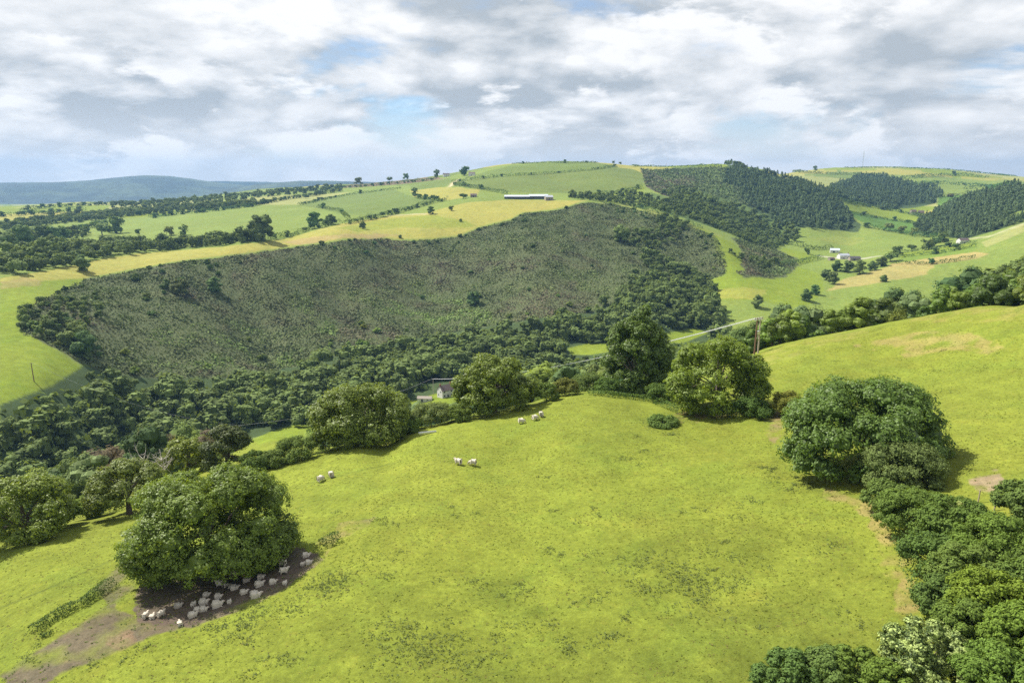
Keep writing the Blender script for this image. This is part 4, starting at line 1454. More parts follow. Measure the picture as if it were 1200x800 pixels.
# ------------------------------------------------------------------ hedges and lone trees of the far fields
HG = [
    ([(600, 206), (640, 204), (690, 200), (722, 195)], 5, 3.2, "thin dark hedge between the two top fields below the skyline"),
    ([(530, 214), (560, 210), (600, 206)], 6, 4, "left part of the top field hedge, near the white cottages"),
    ([(532, 217), (560, 221), (596, 228)], 6, 4, "hedge under the big green field running to the long farm sheds"),
    ([(600, 192.5), (640, 191), (700, 191)], 4, 2.6, "hedge along the very top of the highest field"),
    ([(700, 228), (725, 226), (752, 220)], 5, 4, "hedge below the right end of the big green field"),
    ([(735, 240), (770, 250), (805, 262), (822, 268)], 4, 3.4, "dark hedge above the pale track at the head of the bracken"),
    ([(405, 263), (450, 254), (480, 246), (505, 239), (525, 235)], 7, 4.5, "thick wooded hedge above the long yellow field, left of the sheds"),
    ([(486, 231), (500, 234), (515, 236)], 5, 3.5, "short hedge at the left end of the small yellow field"),
    ([(372, 243), (400, 248), (408, 256)], 4, 3, "broken hedge across the middle green fields"),
    ([(350, 241), (380, 234), (412, 228), (470, 221)], 4, 3, "hedge between the pale strip and the bright middle field"),
    ([(302, 283), (340, 277), (365, 269), (398, 262)], 5, 4, "hedge with trees above the long yellow field, right of the lone big tree"),
    ([(200, 286), (240, 284), (280, 282), (300, 282)], 5, 4, "hedge below the wide pasture on the left"),
    ([(0, 282), (40, 277), (85, 272), (125, 262)], 6, 5, "left-hand hedge rising through the lower green fields"),
    ([(0, 268), (60, 262), (110, 256), (170, 252)], 8, 6, "leafy hedge below the first green strips on the left"),
    ([(0, 254), (50, 251), (100, 247)], 7, 5, "hedge between two bright strips at the far left"),
    ([(25, 247), (60, 243), (110, 241), (160, 239)], 7, 5, "farthest hedge of the left-hand fields"),
    ([(175, 255), (230, 250), (300, 242)], 5, 4, "hedge along the top of the wide pasture on the left"),
    ([(178, 256), (190, 254), (208, 252)], 3, 2.5, "broken gorse line inside the wide pasture"),
    ([(300, 241), (335, 234), (370, 229), (400, 224)], 7, 5, "hedge at the back of the pale strip"),
    ([(395, 221), (440, 218), (480, 214), (510, 211)], 8, 5, "hedge along the brown heath below the skyline"),
    ([(985, 235), (1020, 243), (1055, 249), (1082, 254)], 6, 4, "hedge under the farther plantation above the sunlit field"),
    ([(992, 249), (1030, 256), (1075, 263)], 5, 3, "hedge dividing the sunlit field on the far slope"),
    ([(1012, 266), (1040, 271), (1075, 277), (1100, 279)], 6, 5, "hedge at the bottom of the far green slope"),
    ([(1055, 297), (1095, 292), (1145, 285)], 4, 2.8, "upper hedge of the striped fields"),
    ([(1054, 302), (1100, 297), (1144, 289)], 4, 2.8, "middle hedge of the striped fields"),
    ([(1045, 309), (1085, 310), (1115, 307), (1142, 302)], 4, 2.8, "lowest hedge of the striped fields, above the straw coloured field"),
    ([(1060, 218), (1100, 215), (1140, 218), (1190, 221)], 9, 6, "dark hedge across the far right fields"),
    ([(1055, 210), (1090, 207), (1130, 206), (1160, 209)], 9, 6, "hedge close under the right-hand skyline"),
    ([(930, 202), (980, 205), (1040, 204)], 9, 5, "hedge near the skyline above the farther plantation"),
    ([(1130, 222), (1160, 219), (1200, 218)], 8, 6, "short hedge above the right-hand plantation"),
    ([(1100, 233), (1130, 228), (1152, 226)], 7, 5, "hedge beside the bright green wedge between the plantations"),
    ([(912, 311), (935, 309), (962, 303)], 5, 4, "hedge beside the lane to the white farm"),
    ([(905, 285), (930, 287), (955, 293), (975, 292)], 6, 5, "leafy hedge leading to the white farm"),
    ([(990, 197), (1040, 196.5), (1110, 199), (1190, 207)], 8, 3, "low hedge on the right-hand skyline by the mast"),
    ([(740, 195.5), (790, 196), (845, 194)], 6, 3, "hedge on the skyline left of the plantation"),
]
for i, (pts, w_, h_, lab) in enumerate(HG):
    dist = np.linalg.norm(hit(*pts[len(pts) // 2])[:2])
    hedge("field_hedge", pts, w_ * 1.5, h_ * 1.35, lab, tint(np.random.RandomState(i), (0.72, 0.86, 0.95), 0.06), leaf=max(0.8, dist / 800 * 1.0), dens=22, seed=700 + i, uneven=0.55, gaps=0.04, mat=LEAF_FAR)

FT = [  # single trees of the far fields: u, v of foot, width px, label
    (98, 318, 21, "lone bushy tree on the crest of the long yellow field"), (307, 281, 30, "big tree standing alone at the foot of the wide pasture"), (369, 268, 18, "dark tree in the hedge right of the lone big tree"),
    (388, 263, 13, "small dark tree at the start of the thick wooded hedge"), (137, 273, 23, "tree on the left edge of the wide pasture"), (120, 276, 22, "low tree next to the one on the left edge of the wide pasture"),
    (70, 283, 24, "large dark tree among the left-hand hedges"), (53, 282, 22, "tree beside the large dark tree in the left-hand hedges"), (27, 287, 22, "bushy tree near the left edge above the strip of wood"),
    (10, 290, 20, "tree at the left edge above the strip of wood"), (162, 275, 8, "smallest thorn on the wide pasture"), (199, 276, 13, "rounded thorn on the wide pasture"), (216, 276, 15, "wider thorn on the wide pasture"),
    (358, 233, 9, "small dark tree in the pale strip"), (475, 204, 9, "round tree sticking up on the left skyline"), (544, 206, 14, "dark tree by the white cottages on the skyline"), (486, 229, 10, "tree at the corner of the small yellow field"),
    (543, 233, 10, "round tree beside the long farm sheds' access"), (529, 247, 7, "thorn bush in the middle of the pale upper field"), (540, 260, 4, "tiny thorn on the long yellow field"),
    (505, 251, 9, "dark thorns at the tip of the thick wooded hedge"), (425, 268, 9, "gorse patch on the bright part of the long yellow field"), (469, 279, 4, "small thorn where the long yellow field meets the bracken"),
    (946, 298, 9, "round tree in the field left of the white farm"), (981, 318, 13, "dark tree below the white farm on the left"), (993, 319, 14, "dark tree directly below the white farm"),
    (1007, 321, 16, "paler tree below the white farm on the right"), (1022, 317, 12, "tree right of the paler tree below the farm"), (1032, 312, 13, "tree in the line leading up from the farm"),
    (1043, 306, 17, "tallest tree of the line leading up from the farm"), (1051, 299, 14, "top tree of the line leading up from the farm"), (968, 328, 13, "dark tree at the foot of the farm track"), (976, 333, 14, "dark tree nearest the straw coloured field"),
    (1068, 294, 11, "tree at the left end of the striped fields"), (1085, 293, 16, "wide tree above the striped fields"), (1095, 289, 15, "tree right of the wide tree above the striped fields"), (1104, 284, 15, "topmost tree above the striped fields"),
    (1040, 270, 13, "round tree at the bottom of the far green slope"), (1057, 273, 10, "smaller tree next to the round one on the far green slope"), (1071, 276, 11, "tree nearest the right-hand plantation's tip"),
    (945, 352, 14, "bush-like tree on the valley floor below the bracken tongue"), (955, 345, 11, "smaller tree on the valley floor beside the first"), (887, 360, 15, "dark blue-green tree above the pole on the valley floor"),
    (1118, 206, 7, "small tree on the right-hand skyline"), (955, 200, 7, "dark tree on the skyline above the plantation"), (1112, 233, 10, "reddish tree beside the green wedge"), (719, 190, 4, "left one of two thorns on the summit skyline"),
    (727, 190, 4, "right one of two thorns on the summit skyline"), (512, 208, 10, "tree left of the white cottages on the skyline"), (456, 213, 9, "tree on the skyline above the brown heath"), (420, 217, 12, "clump-like tree at the left end of the brown heath"),
    (1120, 292, 10, "tree on the pale track right of the striped fields"), (1035, 330, 9, "bush in the straw coloured field"),
]
for i, (u, v, wp, lab) in enumerate(FT):
    x, y = at(u, v)
    s = wp * mpp(u, v) / 10.0
    r_ = np.random.RandomState(800 + i)
    D = math.hypot(x, y)
    c = tint(r_, (1.0, 0.72, 0.9) if "reddish" in lab else (0.85, 0.95, 1.0) if "dark" in lab else (1.1, 1.12, 1.05), 0.08)
    pr = FARS[i % 6] if D < 1000 else SPECKS[i % 4]
    place("field_tree", pr, x, y, s, lab, "tree", c, None, zs=0.8 + 0.15 * r_.rand(), trunk=D < 1300, rng=r_)

# trees grown up inside the far hedges
k = 0
for i, (pts, w_, h_, lab) in enumerate(HG):
    r_ = np.random.RandomState(1000 + i)
    ln = hits(pts, 8.0)[:, :2]
    seg = np.hypot(*np.diff(ln, axis=0).T)
    cum = np.concatenate([[0], np.cumsum(seg)])
    step = {6: 15, 7: 20, 9: 60, 12: 14, 13: 12, 14: 18, 15: 20, 16: 15, 18: 14, 19: 20, 10: 30, 20: 30, 22: 40, 26: 50, 27: 60, 32: 16}.get(i, 75)
    t = r_.rand() * step
    while t < cum[-1] and k < 245:
        x, y = np.interp(t, cum, ln[:, 0]), np.interp(t, cum, ln[:, 1])
        s = (0.55 + 0.65 * r_.rand()) * (1.25 if i in (12, 13, 14, 15, 16, 18) else 1.0)
        place("hedgerow_tree", SPECKS[k % 4], x, y, s, "small tree growing in the " + lab.split(",")[0].replace("the ", ""), "tree", tint(r_, (0.8, 0.92, 1.0), 0.12), "trees in the " + lab.split(",")[0], trunk=False, zs=0.85, rng=r_)
        k += 1
        t += step * (0.4 + 1.4 * r_.rand())
print("hedge trees", k)
# ------------------------------------------------------------------ materials of built things
def plain(name, col, rough=0.8, vary=0.25, scale=3.0, metal=0.0, spec=0.3):
    m, g = mat_new(name)
    pos = g.n('ShaderNodeTexCoord').outputs['Object']
    n = g.noise(pos, scale, 6, 0.65)
    c = g.mix(n, tuple(x * (1 - vary) for x in col) + (1,), tuple(x * (1 + vary) for x in col) + (1,))
    bs = g.n('ShaderNodeBsdfPrincipled', i_Base_Color=c, i_Roughness=rough)
    bs.inputs['Metallic'].default_value = metal
    bs.inputs['Specular IOR Level'].default_value = spec
    finish(g, bs.outputs[0])
    return m


WHITEWASH = plain("whitewashed_wall", (0.66, 0.64, 0.60), 0.85, 0.10)
SLATE = plain("brown_slate_roof", (0.115, 0.085, 0.075), 0.7, 0.35, 5)
GREYROOF = plain("grey_sheet_roof", (0.38, 0.40, 0.43), 0.6, 0.15, 1)
PALEROOF = plain("pale_sheet_roof", (0.48, 0.53, 0.60), 0.5, 0.12, 0.6)
STONE = plain("field_stone", (0.30, 0.26, 0.21), 0.9, 0.35, 4)
DARKBOARD = plain("dark_timber_boards", (0.075, 0.07, 0.07), 0.8, 0.3, 3)
GLASS = plain("dark_window_glass", (0.02, 0.025, 0.03), 0.1, 0.1, spec=0.6)
BRICK = plain("red_brick_stack", (0.30, 0.13, 0.085), 0.85, 0.3, 8)
POLEWOOD = plain("creosoted_pole", (0.20, 0.115, 0.075), 0.85, 0.35, 4)
PALEPOLE = plain("weathered_pale_pole", (0.42, 0.36, 0.29), 0.85, 0.25, 4)
STEEL = plain("galvanised_steel", (0.62, 0.63, 0.64), 0.35, 0.1, 4, 0.6)
PORCELAIN = plain("brown_porcelain", (0.16, 0.08, 0.05), 0.25, 0.2)
WIRE = plain("bright_aluminium_wire", (0.58, 0.58, 0.56), 0.4, 0.05, 1, 0.0, 0.6)
POSTWOOD = plain("split_fence_wood", (0.34, 0.28, 0.21), 0.9, 0.3, 6)


def box(c, s, rz=0.0):
    c, s = np.array(c, float), np.array(s, float) * 0.5
    v = np.array([(x, y, z) for z in (-1, 1) for x, y in ((-1, -1), (1, -1), (1, 1), (-1, 1))], float) * s
    if rz:
        ca, sa = math.cos(rz), math.sin(rz)
        v = np.stack([v[:, 0] * ca - v[:, 1] * sa, v[:, 0] * sa + v[:, 1] * ca, v[:, 2]], 1)
    return v + c, [(0, 3, 2, 1), (4, 5, 6, 7), (0, 1, 5, 4), (1, 2, 6, 5), (2, 3, 7, 6), (3, 0, 4, 7)]


def solid(name, pieces, mat, parent=None, smooth=False, loc=None, rz=0.0):
    co, f = join_tubes(pieces)
    me = bpy.data.meshes.new(name)
    me.from_pydata([tuple(q) for q in co], [], f)
    me.update()
    if smooth:
        me.polygons.foreach_set('use_smooth', np.ones(len(me.polygons), bool))
    me.materials.append(mat)
    return put(name, me, parent, loc, rz)


def root_at(name, x, y, rz, label, cat, group=None, dz=0.0):
    o = bpy.data.objects.new(name, None)
    o.location = (float(x), float(y), float(ground(x, y)[0]) + dz)
    o.rotation_euler = (0, 0, rz)
    COL.objects.link(o)
    return tag(o, label, cat, group)


def building(name, x, y, rz, L, D, H, R, wall, roof, label, cat, chim=0, wins=(), doors=(), over=0.3, low=2.0):
    """gabled building: L long, D deep, walls H high, ridge R above them; local x runs along the ridge"""
    r = root_at(name, x, y, rz, label, cat)
    hl, hd = L / 2, D / 2
    v = [(-hl, -hd, -low), (hl, -hd, -low), (hl, hd, -low), (-hl, hd, -low), (-hl, -hd, H), (hl, -hd, H), (hl, hd, H), (-hl, hd, H), (-hl, 0, H + R), (hl, 0, H + R)]
    f = [(0, 1, 5, 4), (2, 3, 7, 6), (1, 2, 6, 9, 5), (3, 0, 4, 8, 7), (4, 5, 9, 8), (6, 7, 8, 9)]
    solid("wall", [(np.array(v, float), f)], wall, r)
    t = 0.14
    sl = R / hd
    a, b = hd + over, H - over * sl
    o = L / 2 + over
    rv = []
    for x_ in (-o, o):
        rv += [(x_, -a, b + 0.03), (x_, 0, H + R + 0.03), (x_, a, b + 0.03), (x_, a, b + t), (x_, 0, H + R + t + 0.03), (x_, -a, b + t)]
    rf = [(0, 1, 4, 5), (1, 2, 3, 4), (6, 11, 10, 7), (7, 10, 9, 8), (5, 4, 10, 11), (4, 3, 9, 10), (0, 6, 7, 1), (1, 7, 8, 2), (0, 5, 11, 6), (2, 8, 9, 3)]
    rf_o = solid("roof", [(np.array(rv, float), rf)], roof, r)
    for k in range(chim):
        cx = (-hl + 0.5) if k == 0 else (hl - 0.5)
        solid("chimney", [box((cx, 0, H + R + 0.35), (0.75, 0.6, 1.5)), box((cx, 0, H + R + 1.14), (0.9, 0.75, 0.12)), tube([(cx - 0.15, 0, H + R + 1.2), (cx - 0.15, 0, H + R + 1.55)], [0.11, 0.09], 6),
                          tube([(cx + 0.15, 0, H + R + 1.2), (cx + 0.15, 0, H + R + 1.55)], [0.11, 0.09], 6)], BRICK, rf_o)
    for (side, p, z, w_, h_) in wins:
        c = (p, side * (hd + 0.02), z) if abs(side) == 1 else ((hl + 0.02) * (1 if side > 0 else -1), p, z)
        s = (w_, 0.08, h_) if abs(side) == 1 else (0.08, w_, h_)
        solid("window", [box(c, s)], GLASS, r)
    for (side, p, w_, h_) in doors:
        c = (p, side * (hd + 0.02), h_ / 2) if abs(side) == 1 else ((hl + 0.02) * (1 if side > 0 else -1), p, h_ / 2)
        s = (w_, 0.09, h_) if abs(side) == 1 else (0.09, w_, h_)
        solid("door", [box(c, s)], DARKBOARD, r)
    return r


# ---- cottage in the valley bottom
x, y = at(522, 464)
W_ = ((-1, -2.6, 1.4, 1.0, 1.1), (-1, 2.6, 1.4, 1.0, 1.1), (-1, -2.6, 3.9, 0.9, 0.9), (-1, 2.6, 3.9, 0.9, 0.9), (-2, -1.2, 3.8, 0.8, 0.9), (-2, 1.3, 1.5, 0.8, 1.0))
building("cottage", x, y, math.radians(38), 8.5, 6.4, 4.8, 2.8, WHITEWASH, SLATE, "white cottage with a brown slate roof and chimneys seen between the two oaks", "cottage", 2, W_, ((-1, 0.0, 1.0, 2.0),))
x, y = at(498, 470)
building("outbuilding", x, y, math.radians(-4), 9.0, 4.0, 2.4, 1.0, WHITEWASH, STONE, "low white outbuilding just left of the cottage", "outbuilding", 0, ((-1, 2.0, 1.4, 0.8, 0.7),), ((-1, -1.5, 1.2, 2.0),))
# ---- farm on the valley floor
for (u, v, rz, L, D, H, R, wl, rf_, lab, cat, ch) in [
    (988, 303, 8, 15, 8, 4.6, 2.6, WHITEWASH, GREYROOF, "long white farmhouse with a pale roof on the valley floor", "farmhouse", 2),
    (1001, 305, -6, 14, 9, 3.6, 2.0, STONE, DARKBOARD, "dark roofed barn right of the long white farmhouse", "barn", 0),
    (978, 296, -20, 13, 8, 4.0, 2.4, WHITEWASH, PALEROOF, "pale roofed shed above and behind the white farmhouse", "shed", 0),
    (974, 305, 15, 8, 5, 2.6, 1.4, STONE, SLATE, "small stone byre left of the white farmhouse", "byre", 0)]:
    x, y = at(u, v)
    wn = ((-1, -L * 0.3, 1.6, 1.1, 1.2), (-1, L * 0.3, 1.6, 1.1, 1.2), (-1, 0.0, 3.6, 1.0, 0.9)) if cat == "farmhouse" else ((-1, L * 0.25, 1.6, 1.2, 0.9),)
    building("farm_building", x, y, math.radians(rz), L, D, H, R, wl, rf_, lab, cat, ch, wn, ((-1, -L * 0.1, 1.4 if cat == "farmhouse" else 3.0, 2.1 if cat == "farmhouse" else 2.6),))
# ---- the long sheds on the plateau, and other far houses
for (u, v, rz, L, D, H, R, wl, rf_, lab, cat, ch) in [
    (606, 233, -3, 40, 14, 3.6, 2.2, DARKBOARD, PALEROOF, "left half of the long pale roofed farm shed on the upper fields", "shed", 0),
    (631, 233, 2, 30, 14, 4.2, 2.8, DARKBOARD, PALEROOF, "right half of the long pale roofed farm shed on the upper fields", "shed", 0),
    (643, 234.5, 12, 12, 10, 4.8, 2.6, STONE, GREYROOF, "grey barn at the right end of the long farm sheds", "barn", 0),
    (555, 231, 0, 10, 6, 3.4, 2.0, STONE, SLATE, "stone ruin left of the trees by the long sheds", "barn", 0),
    (523, 207, 10, 16, 8, 5.2, 3, WHITEWASH, SLATE, "white cottage highest up on the left skyline", "house", 1),
    (553, 206, -12, 14, 8, 5, 3, WHITEWASH, SLATE, "white cottage on the skyline right of the dark tree", "house", 1),
    (1070, 250, 10, 12, 8, 5, 3, STONE, SLATE, "left stone house below the farther plantation", "house", 1),
    (1079, 251, -15, 11, 8, 5, 3, STONE, SLATE, "right stone house below the farther plantation", "house", 1),
    (1128, 285, 8, 14, 8, 4.4, 2.8, WHITEWASH, SLATE, "far house with a brown roof beside the pale track", "house", 0)]:
    x, y = at(u, v)
    building("house" if cat == "house" else "farm_shed", x, y, math.radians(rz), L, D, H, R, wl, rf_, lab, cat, ch, ((-1, -L * 0.25, 1.6, 1.3, 1.2), (-1, L * 0.25, 1.6, 1.3, 1.2)), ((-1, 0.0, 1.6, 2.4),))
x, y, _ = hid(1151, 300, -52)
building("house", x, y, math.radians(35), 9, 6, 7.5, 3.0, WHITEWASH, GREYROOF, "white house half hidden in the trees at the right", "house", 1, ((-1, -2, 5.5, 1.0, 1.1), (-1, 2, 5.5, 1.0, 1.1)), ((-1, 0.0, 1.0, 2.0),))

# ---- poles and wires
def pole_pair():
    x, y = at(886, 415)
    r = root_at("utility_pole", x, y, math.radians(30), "twin-legged power pole standing at the top corner of the right-hand field", "power pole")
    for s, m in ((-1, POLEWOOD), (1, PALEPOLE)):
        solid("post", [tube([(s * 0.75, 0, -1), (s * 0.7, 0, 5), (s * 0.62, 0, 10.6)], [0.24, 0.21, 0.17], 8)], m, r, True)
    solid("crossarm", [box((0, -0.22, 10.1), (3.2, 0.16, 0.2)), box((0, 0.22, 10.1), (3.2, 0.16, 0.2))], STEEL, r)
    solid("brace", [tube([(-0.7, 0, 3.4), (0.66, 0, 7.6)], [0.05, 0.05], 5), tube([(0.7, 0, 3.4), (-0.66, 0, 7.6)], [0.05, 0.05], 5)], STEEL, r)
    for s in (-1.4, 0, 1.4):
        solid("insulator", [tube([(s, 0, 10.2), (s, 0, 10.3), (s, 0, 10.35), (s, 0, 10.5), (s, 0, 10.55), (s, 0, 10.7)], [0.06, 0.14, 0.06, 0.14, 0.06, 0.1], 8)], PORCELAIN, r, True)
    solid("transformer", [box((0, 0, 6.3), (1.1, 0.7, 0.9)), tube([(-0.3, 0, 6.7), (-0.3, 0, 7.0)], [0.07, 0.05], 6), tube([(0.3, 0, 6.7), (0.3, 0, 7.0)], [0.07, 0.05], 6)], STEEL, r)
    return r


def single_pole(u, v, h, label, mat, r0=0.15):
    x, y = at(u, v)
    r = root_at("utility_pole", x, y, math.radians(20), label, "power pole")
    solid("post", [tube([(0, 0, -1), (0, 0, h * 0.6), (0, 0, h)], [r0, r0 * 0.85, r0 * 0.7], 8)], mat, r, True)
    solid("crossarm", [box((0, r0, h - 0.5), (1.8, 0.12, 0.14))], STEEL, r)
    for s in (-0.8, 0.8):
        solid("insulator", [tube([(s, r0, h - 0.43), (s, r0, h - 0.35), (s, r0, h - 0.2)], [0.05, 0.09, 0.06], 6)], PORCELAIN, r, True)
    return r


def world_pt(r, p):
    a = r.rotation_euler[2]
    return np.array([r.location[0] + p[0] * math.cos(a) - p[1] * math.sin(a), r.location[1] + p[0] * math.sin(a) + p[1] * math.cos(a), r.location[2] + p[2]])


def wire(p0, p1, sag, label, rad=0.03, name="power_line"):
    t = np.linspace(0, 1, 28)[:, None]
    P = p0 * (1 - t) + p1 * t
    P[:, 2] -= 4 * sag * (t * (1 - t))[:, 0]
    o = solid(name, [tube(P, [rad] * 28, 5)], WIRE, None, True)
    tag(o, label, "wire")
    return o


PA = pole_pair()
PB_ = single_pole(508, 462, 11.0, "pale slim pole beside the white cottage", PALEPOLE, 0.18)
PC = single_pole(40, 447, 10.0, "lone pole in the bright field at the far left", POLEWOOD, 0.24)
PD = single_pole(283, 514, 8.0, "slim pole at the corner of the small lower field", POLEWOOD, 0.13)
for k, s in enumerate((-1.4, 0, 1.4)):
    wire(world_pt(PA, (s, 0, 10.7)), world_pt(PB_, (s * 0.5, 0.1, 10.6)), 5.0, ["front", "middle", "rear"][k] + " one of the three wires falling from the twin-legged pole to the valley", 0.05)
wire(world_pt(PB_, (-0.8, 0.1, 10.7)), world_pt(PD, (0.8, 0.1, 7.8)), 5.0, "thin wire running behind the round oak to the slim pole", 0.04)
wire(world_pt(PC, (0.8, 0.1, 9.7)), world_pt(PD, (-0.8, 0.1, 7.8)), 6.0, "thin wire from the lone left pole across the wood", 0.03)

x, y = at(1010.5, 196.5)
r = root_at("radio_mast", x, y, 0.3, "pale lattice radio mast on the right-hand skyline", "mast")
H_ = 62.0
tb = []
for a in (0, 2.09, 4.19):
    tb.append(tube([(1.9 * math.cos(a), 1.9 * math.sin(a), -1), (0.9 * math.cos(a), 0.9 * math.sin(a), H_)], [0.28, 0.22], 5))
for k in range(15):
    z0, z1 = k * 4.1, (k + 1) * 4.1
    for i, a in enumerate((0, 2.09, 4.19)):
        b = a + 2.09
        r0, r1 = 1.9 - z0 / H_, 1.9 - z1 / H_
        tb.append(tube([(r0 * math.cos(a), r0 * math.sin(a), z0), (r1 * math.cos(b), r1 * math.sin(b), z1)], [0.12, 0.12], 4))
solid("lattice", tb, STEEL, r)
for z in (40, 54):
    solid("dish", [tube([(0, -1.2, z), (0, -1.6, z), (0, -1.9, z)], [0.3, 1.0, 1.3], 10)], WHITEWASH, r, True)
solid("antenna", [tube([(0, 0, H_), (0, 0, H_ + 7)], [0.2, 0.08], 6)], STEEL, r)

# ---- posts, rails, saplings, trough
def fence_post(u, v, h, label, lean=0.0, group=None, rad=0.075):
    x, y = at(u, v)
    o = solid("fence_post", [tube([(0, 0, -0.3), (lean * 0.5, 0, h * 0.5), (lean, 0, h), (lean, 0, h + 0.04)], [rad, rad, rad * 0.92, rad * 0.4], 7)], POSTWOOD, None, False, (x, y, float(ground(x, y)[0])), 0.4)
    return tag(o, label, "post", group)


for u, v, h, lab in [(867, 482, 1.5, "left fence post under the yellow-green oak"), (875.5, 483, 1.5, "middle fence post under the yellow-green oak"), (884.5, 484, 1.3, "shorter right fence post under the yellow-green oak"),
                     (1146, 589, 1.6, "dark gate post beside the bare trodden gap"), (1165, 598, 1.5, "slim gate post on the right of the bare trodden gap"), (897, 492, 0.8, "stumpy bleached post by the bare patch beside the olive-brown bush"),
                     (852, 482, 1.2, "fence post nearest the trunk of the yellow-green oak")]:
    fence_post(u, v, h, lab, 0.05)
a, b = np.array(at(852, 482)), np.array(at(884.5, 484))
za, zb = float(ground(*a)[0]), float(ground(*b)[0])
for k, hz in enumerate((0.55, 1.05)):
    o = solid("fence_wire", [tube([(a[0], a[1], za + hz), (b[0], b[1], zb + hz)], [0.018, 0.018], 4)], STEEL)
    tag(o, ["lower", "upper"][k] + " wire between the posts under the yellow-green oak", "wire")
for u, v, lab in [(1022, 606, "thin sapling left of its twin at the field edge by the hedge"), (1029, 607, "thin sapling right of its twin at the field edge by the hedge")]:
    rg = np.random.RandomState(int(u))
    x, y = at(u, v)
    r = root_at("sapling", x, y, 0, lab, "sapling")
    P = np.array([0, 0, 1.9]) + rg.randn(260, 3) * np.array([0.26, 0.26, 0.45])
    put("crown", mesh_from_quads("crown", leaf_quads(P, unit(rg.randn(260, 3) + np.array([0, 0, 0.6])), 0.11, rg), np.full(260, 0.4), HEDGE), r)
    solid("trunk", [tube([(0, 0, -0.1), (0.03, 0.02, 1.1), (0, 0, 2.3)], [0.035, 0.03, 0.01], 6)], BARK, r, True)
    solid("stake", [tube([(0.16, 0, -0.2), (0.16, 0, 1.3)], [0.035, 0.032], 6)], POSTWOOD, r, True)
x, y = at(501, 508)
r = root_at("feed_trough", x, y, math.radians(16), "long pale feed trough lying by the hedge under the grey hawthorn", "trough")
solid("trough_body", [box((0, -0.22, 0.3), (3.4, 0.05, 0.26)), box((0, 0.22, 0.3), (3.4, 0.05, 0.26)), box((0, 0, 0.19), (3.4, 0.40, 0.05)), box((-1.68, 0, 0.31), (0.05, 0.39, 0.24)), box((1.68, 0, 0.31), (0.05, 0.39, 0.24))], STEEL, r)
for s in (-1.2, 1.2):
    solid("leg", [box((s, 0, 0.06), (0.1, 0.56, 0.2))], POSTWOOD, r)

# ---- bare dead branches behind the sycamore
def dead_tree(u, v, h, label, seed):
    rg = np.random.RandomState(seed)
    x, y = at(u, v)
    T = [tube([(0, 0, -0.4), (0.1, 0, h * 0.4), (0.3, 0.1, h * 0.75), (0.2, 0, h)], [0.2, 0.15, 0.09, 0.03], 6)]
    for k in range(16):
        z0 = h * (0.35 + 0.55 * rg.rand())
        a = rg.rand() * 6.28
        l = h * (0.20 + 0.22 * rg.rand())
        e = np.array([math.cos(a) * l, math.sin(a) * l, z0 + l * (0.5 + 0.6 * rg.rand())])
        m_ = np.array([math.cos(a) * l * 0.5, math.sin(a) * l * 0.5, z0 + l * 0.2])
        T.append(tube([(0.1, 0, z0), m_, e], [0.085, 0.06, 0.025], 5))
        for q in range(3):
            t = rg.randn(3) * l * 0.28
            T.append(tube([m_ * (1 - q * 0.3) + e * q * 0.3, (m_ + e) / 2 + t * 0.6, (m_ + e) / 2 + t * 1.3 + np.array([0, 0, 0.3])], [0.04, 0.03, 0.012], 4))
    o = solid("dead_tree", T, DEADWOOD, None, True, (x, y, float(ground(x, y)[0])), 0.0)
    return tag(o, label, "dead tree")


dead_tree(172, 575, 7.8, "bleached dead tree with bare branches left of the small olive tree", 5)
dead_tree(193, 570, 6.8, "second bleached dead tree, closer to the small olive tree", 9)

# ------------------------------------------------------------------ sheep
def sheep_material():
    m, g = mat_new("sheep_fleece")
    tc = g.n('ShaderNodeTexCoord').outputs['Object']
    sp_ = g.n('ShaderNodeSeparateXYZ', i_0=tc)
    n = g.noise(tc, 22.0, 4, 0.7)
    c = g.mix(n, (0.42, 0.38, 0.31, 1), (0.66, 0.61, 0.51, 1))
    face = g.n('ShaderNodeAttribute', attribute_name='face').outputs['Fac']
    c = g.mix(face, c, (0.50, 0.42, 0.36, 1))
    c = g.mix(1.0, c, g.n('ShaderNodeObjectInfo').outputs['Color'], 'MULTIPLY')
    b = g.n('ShaderNodeBump')
    b.inputs['Strength'].default_value = 0.6
    b.inputs['Distance'].default_value = 0.03
    g.put(b.inputs['Height'], n)
    bs = g.n('ShaderNodeBsdfPrincipled', i_Base_Color=c, i_Roughness=0.95)
    g.put(bs.inputs['Normal'], b.outputs[0])
    finish(g, bs.outputs[0])
    return m


FLEECE = sheep_material()


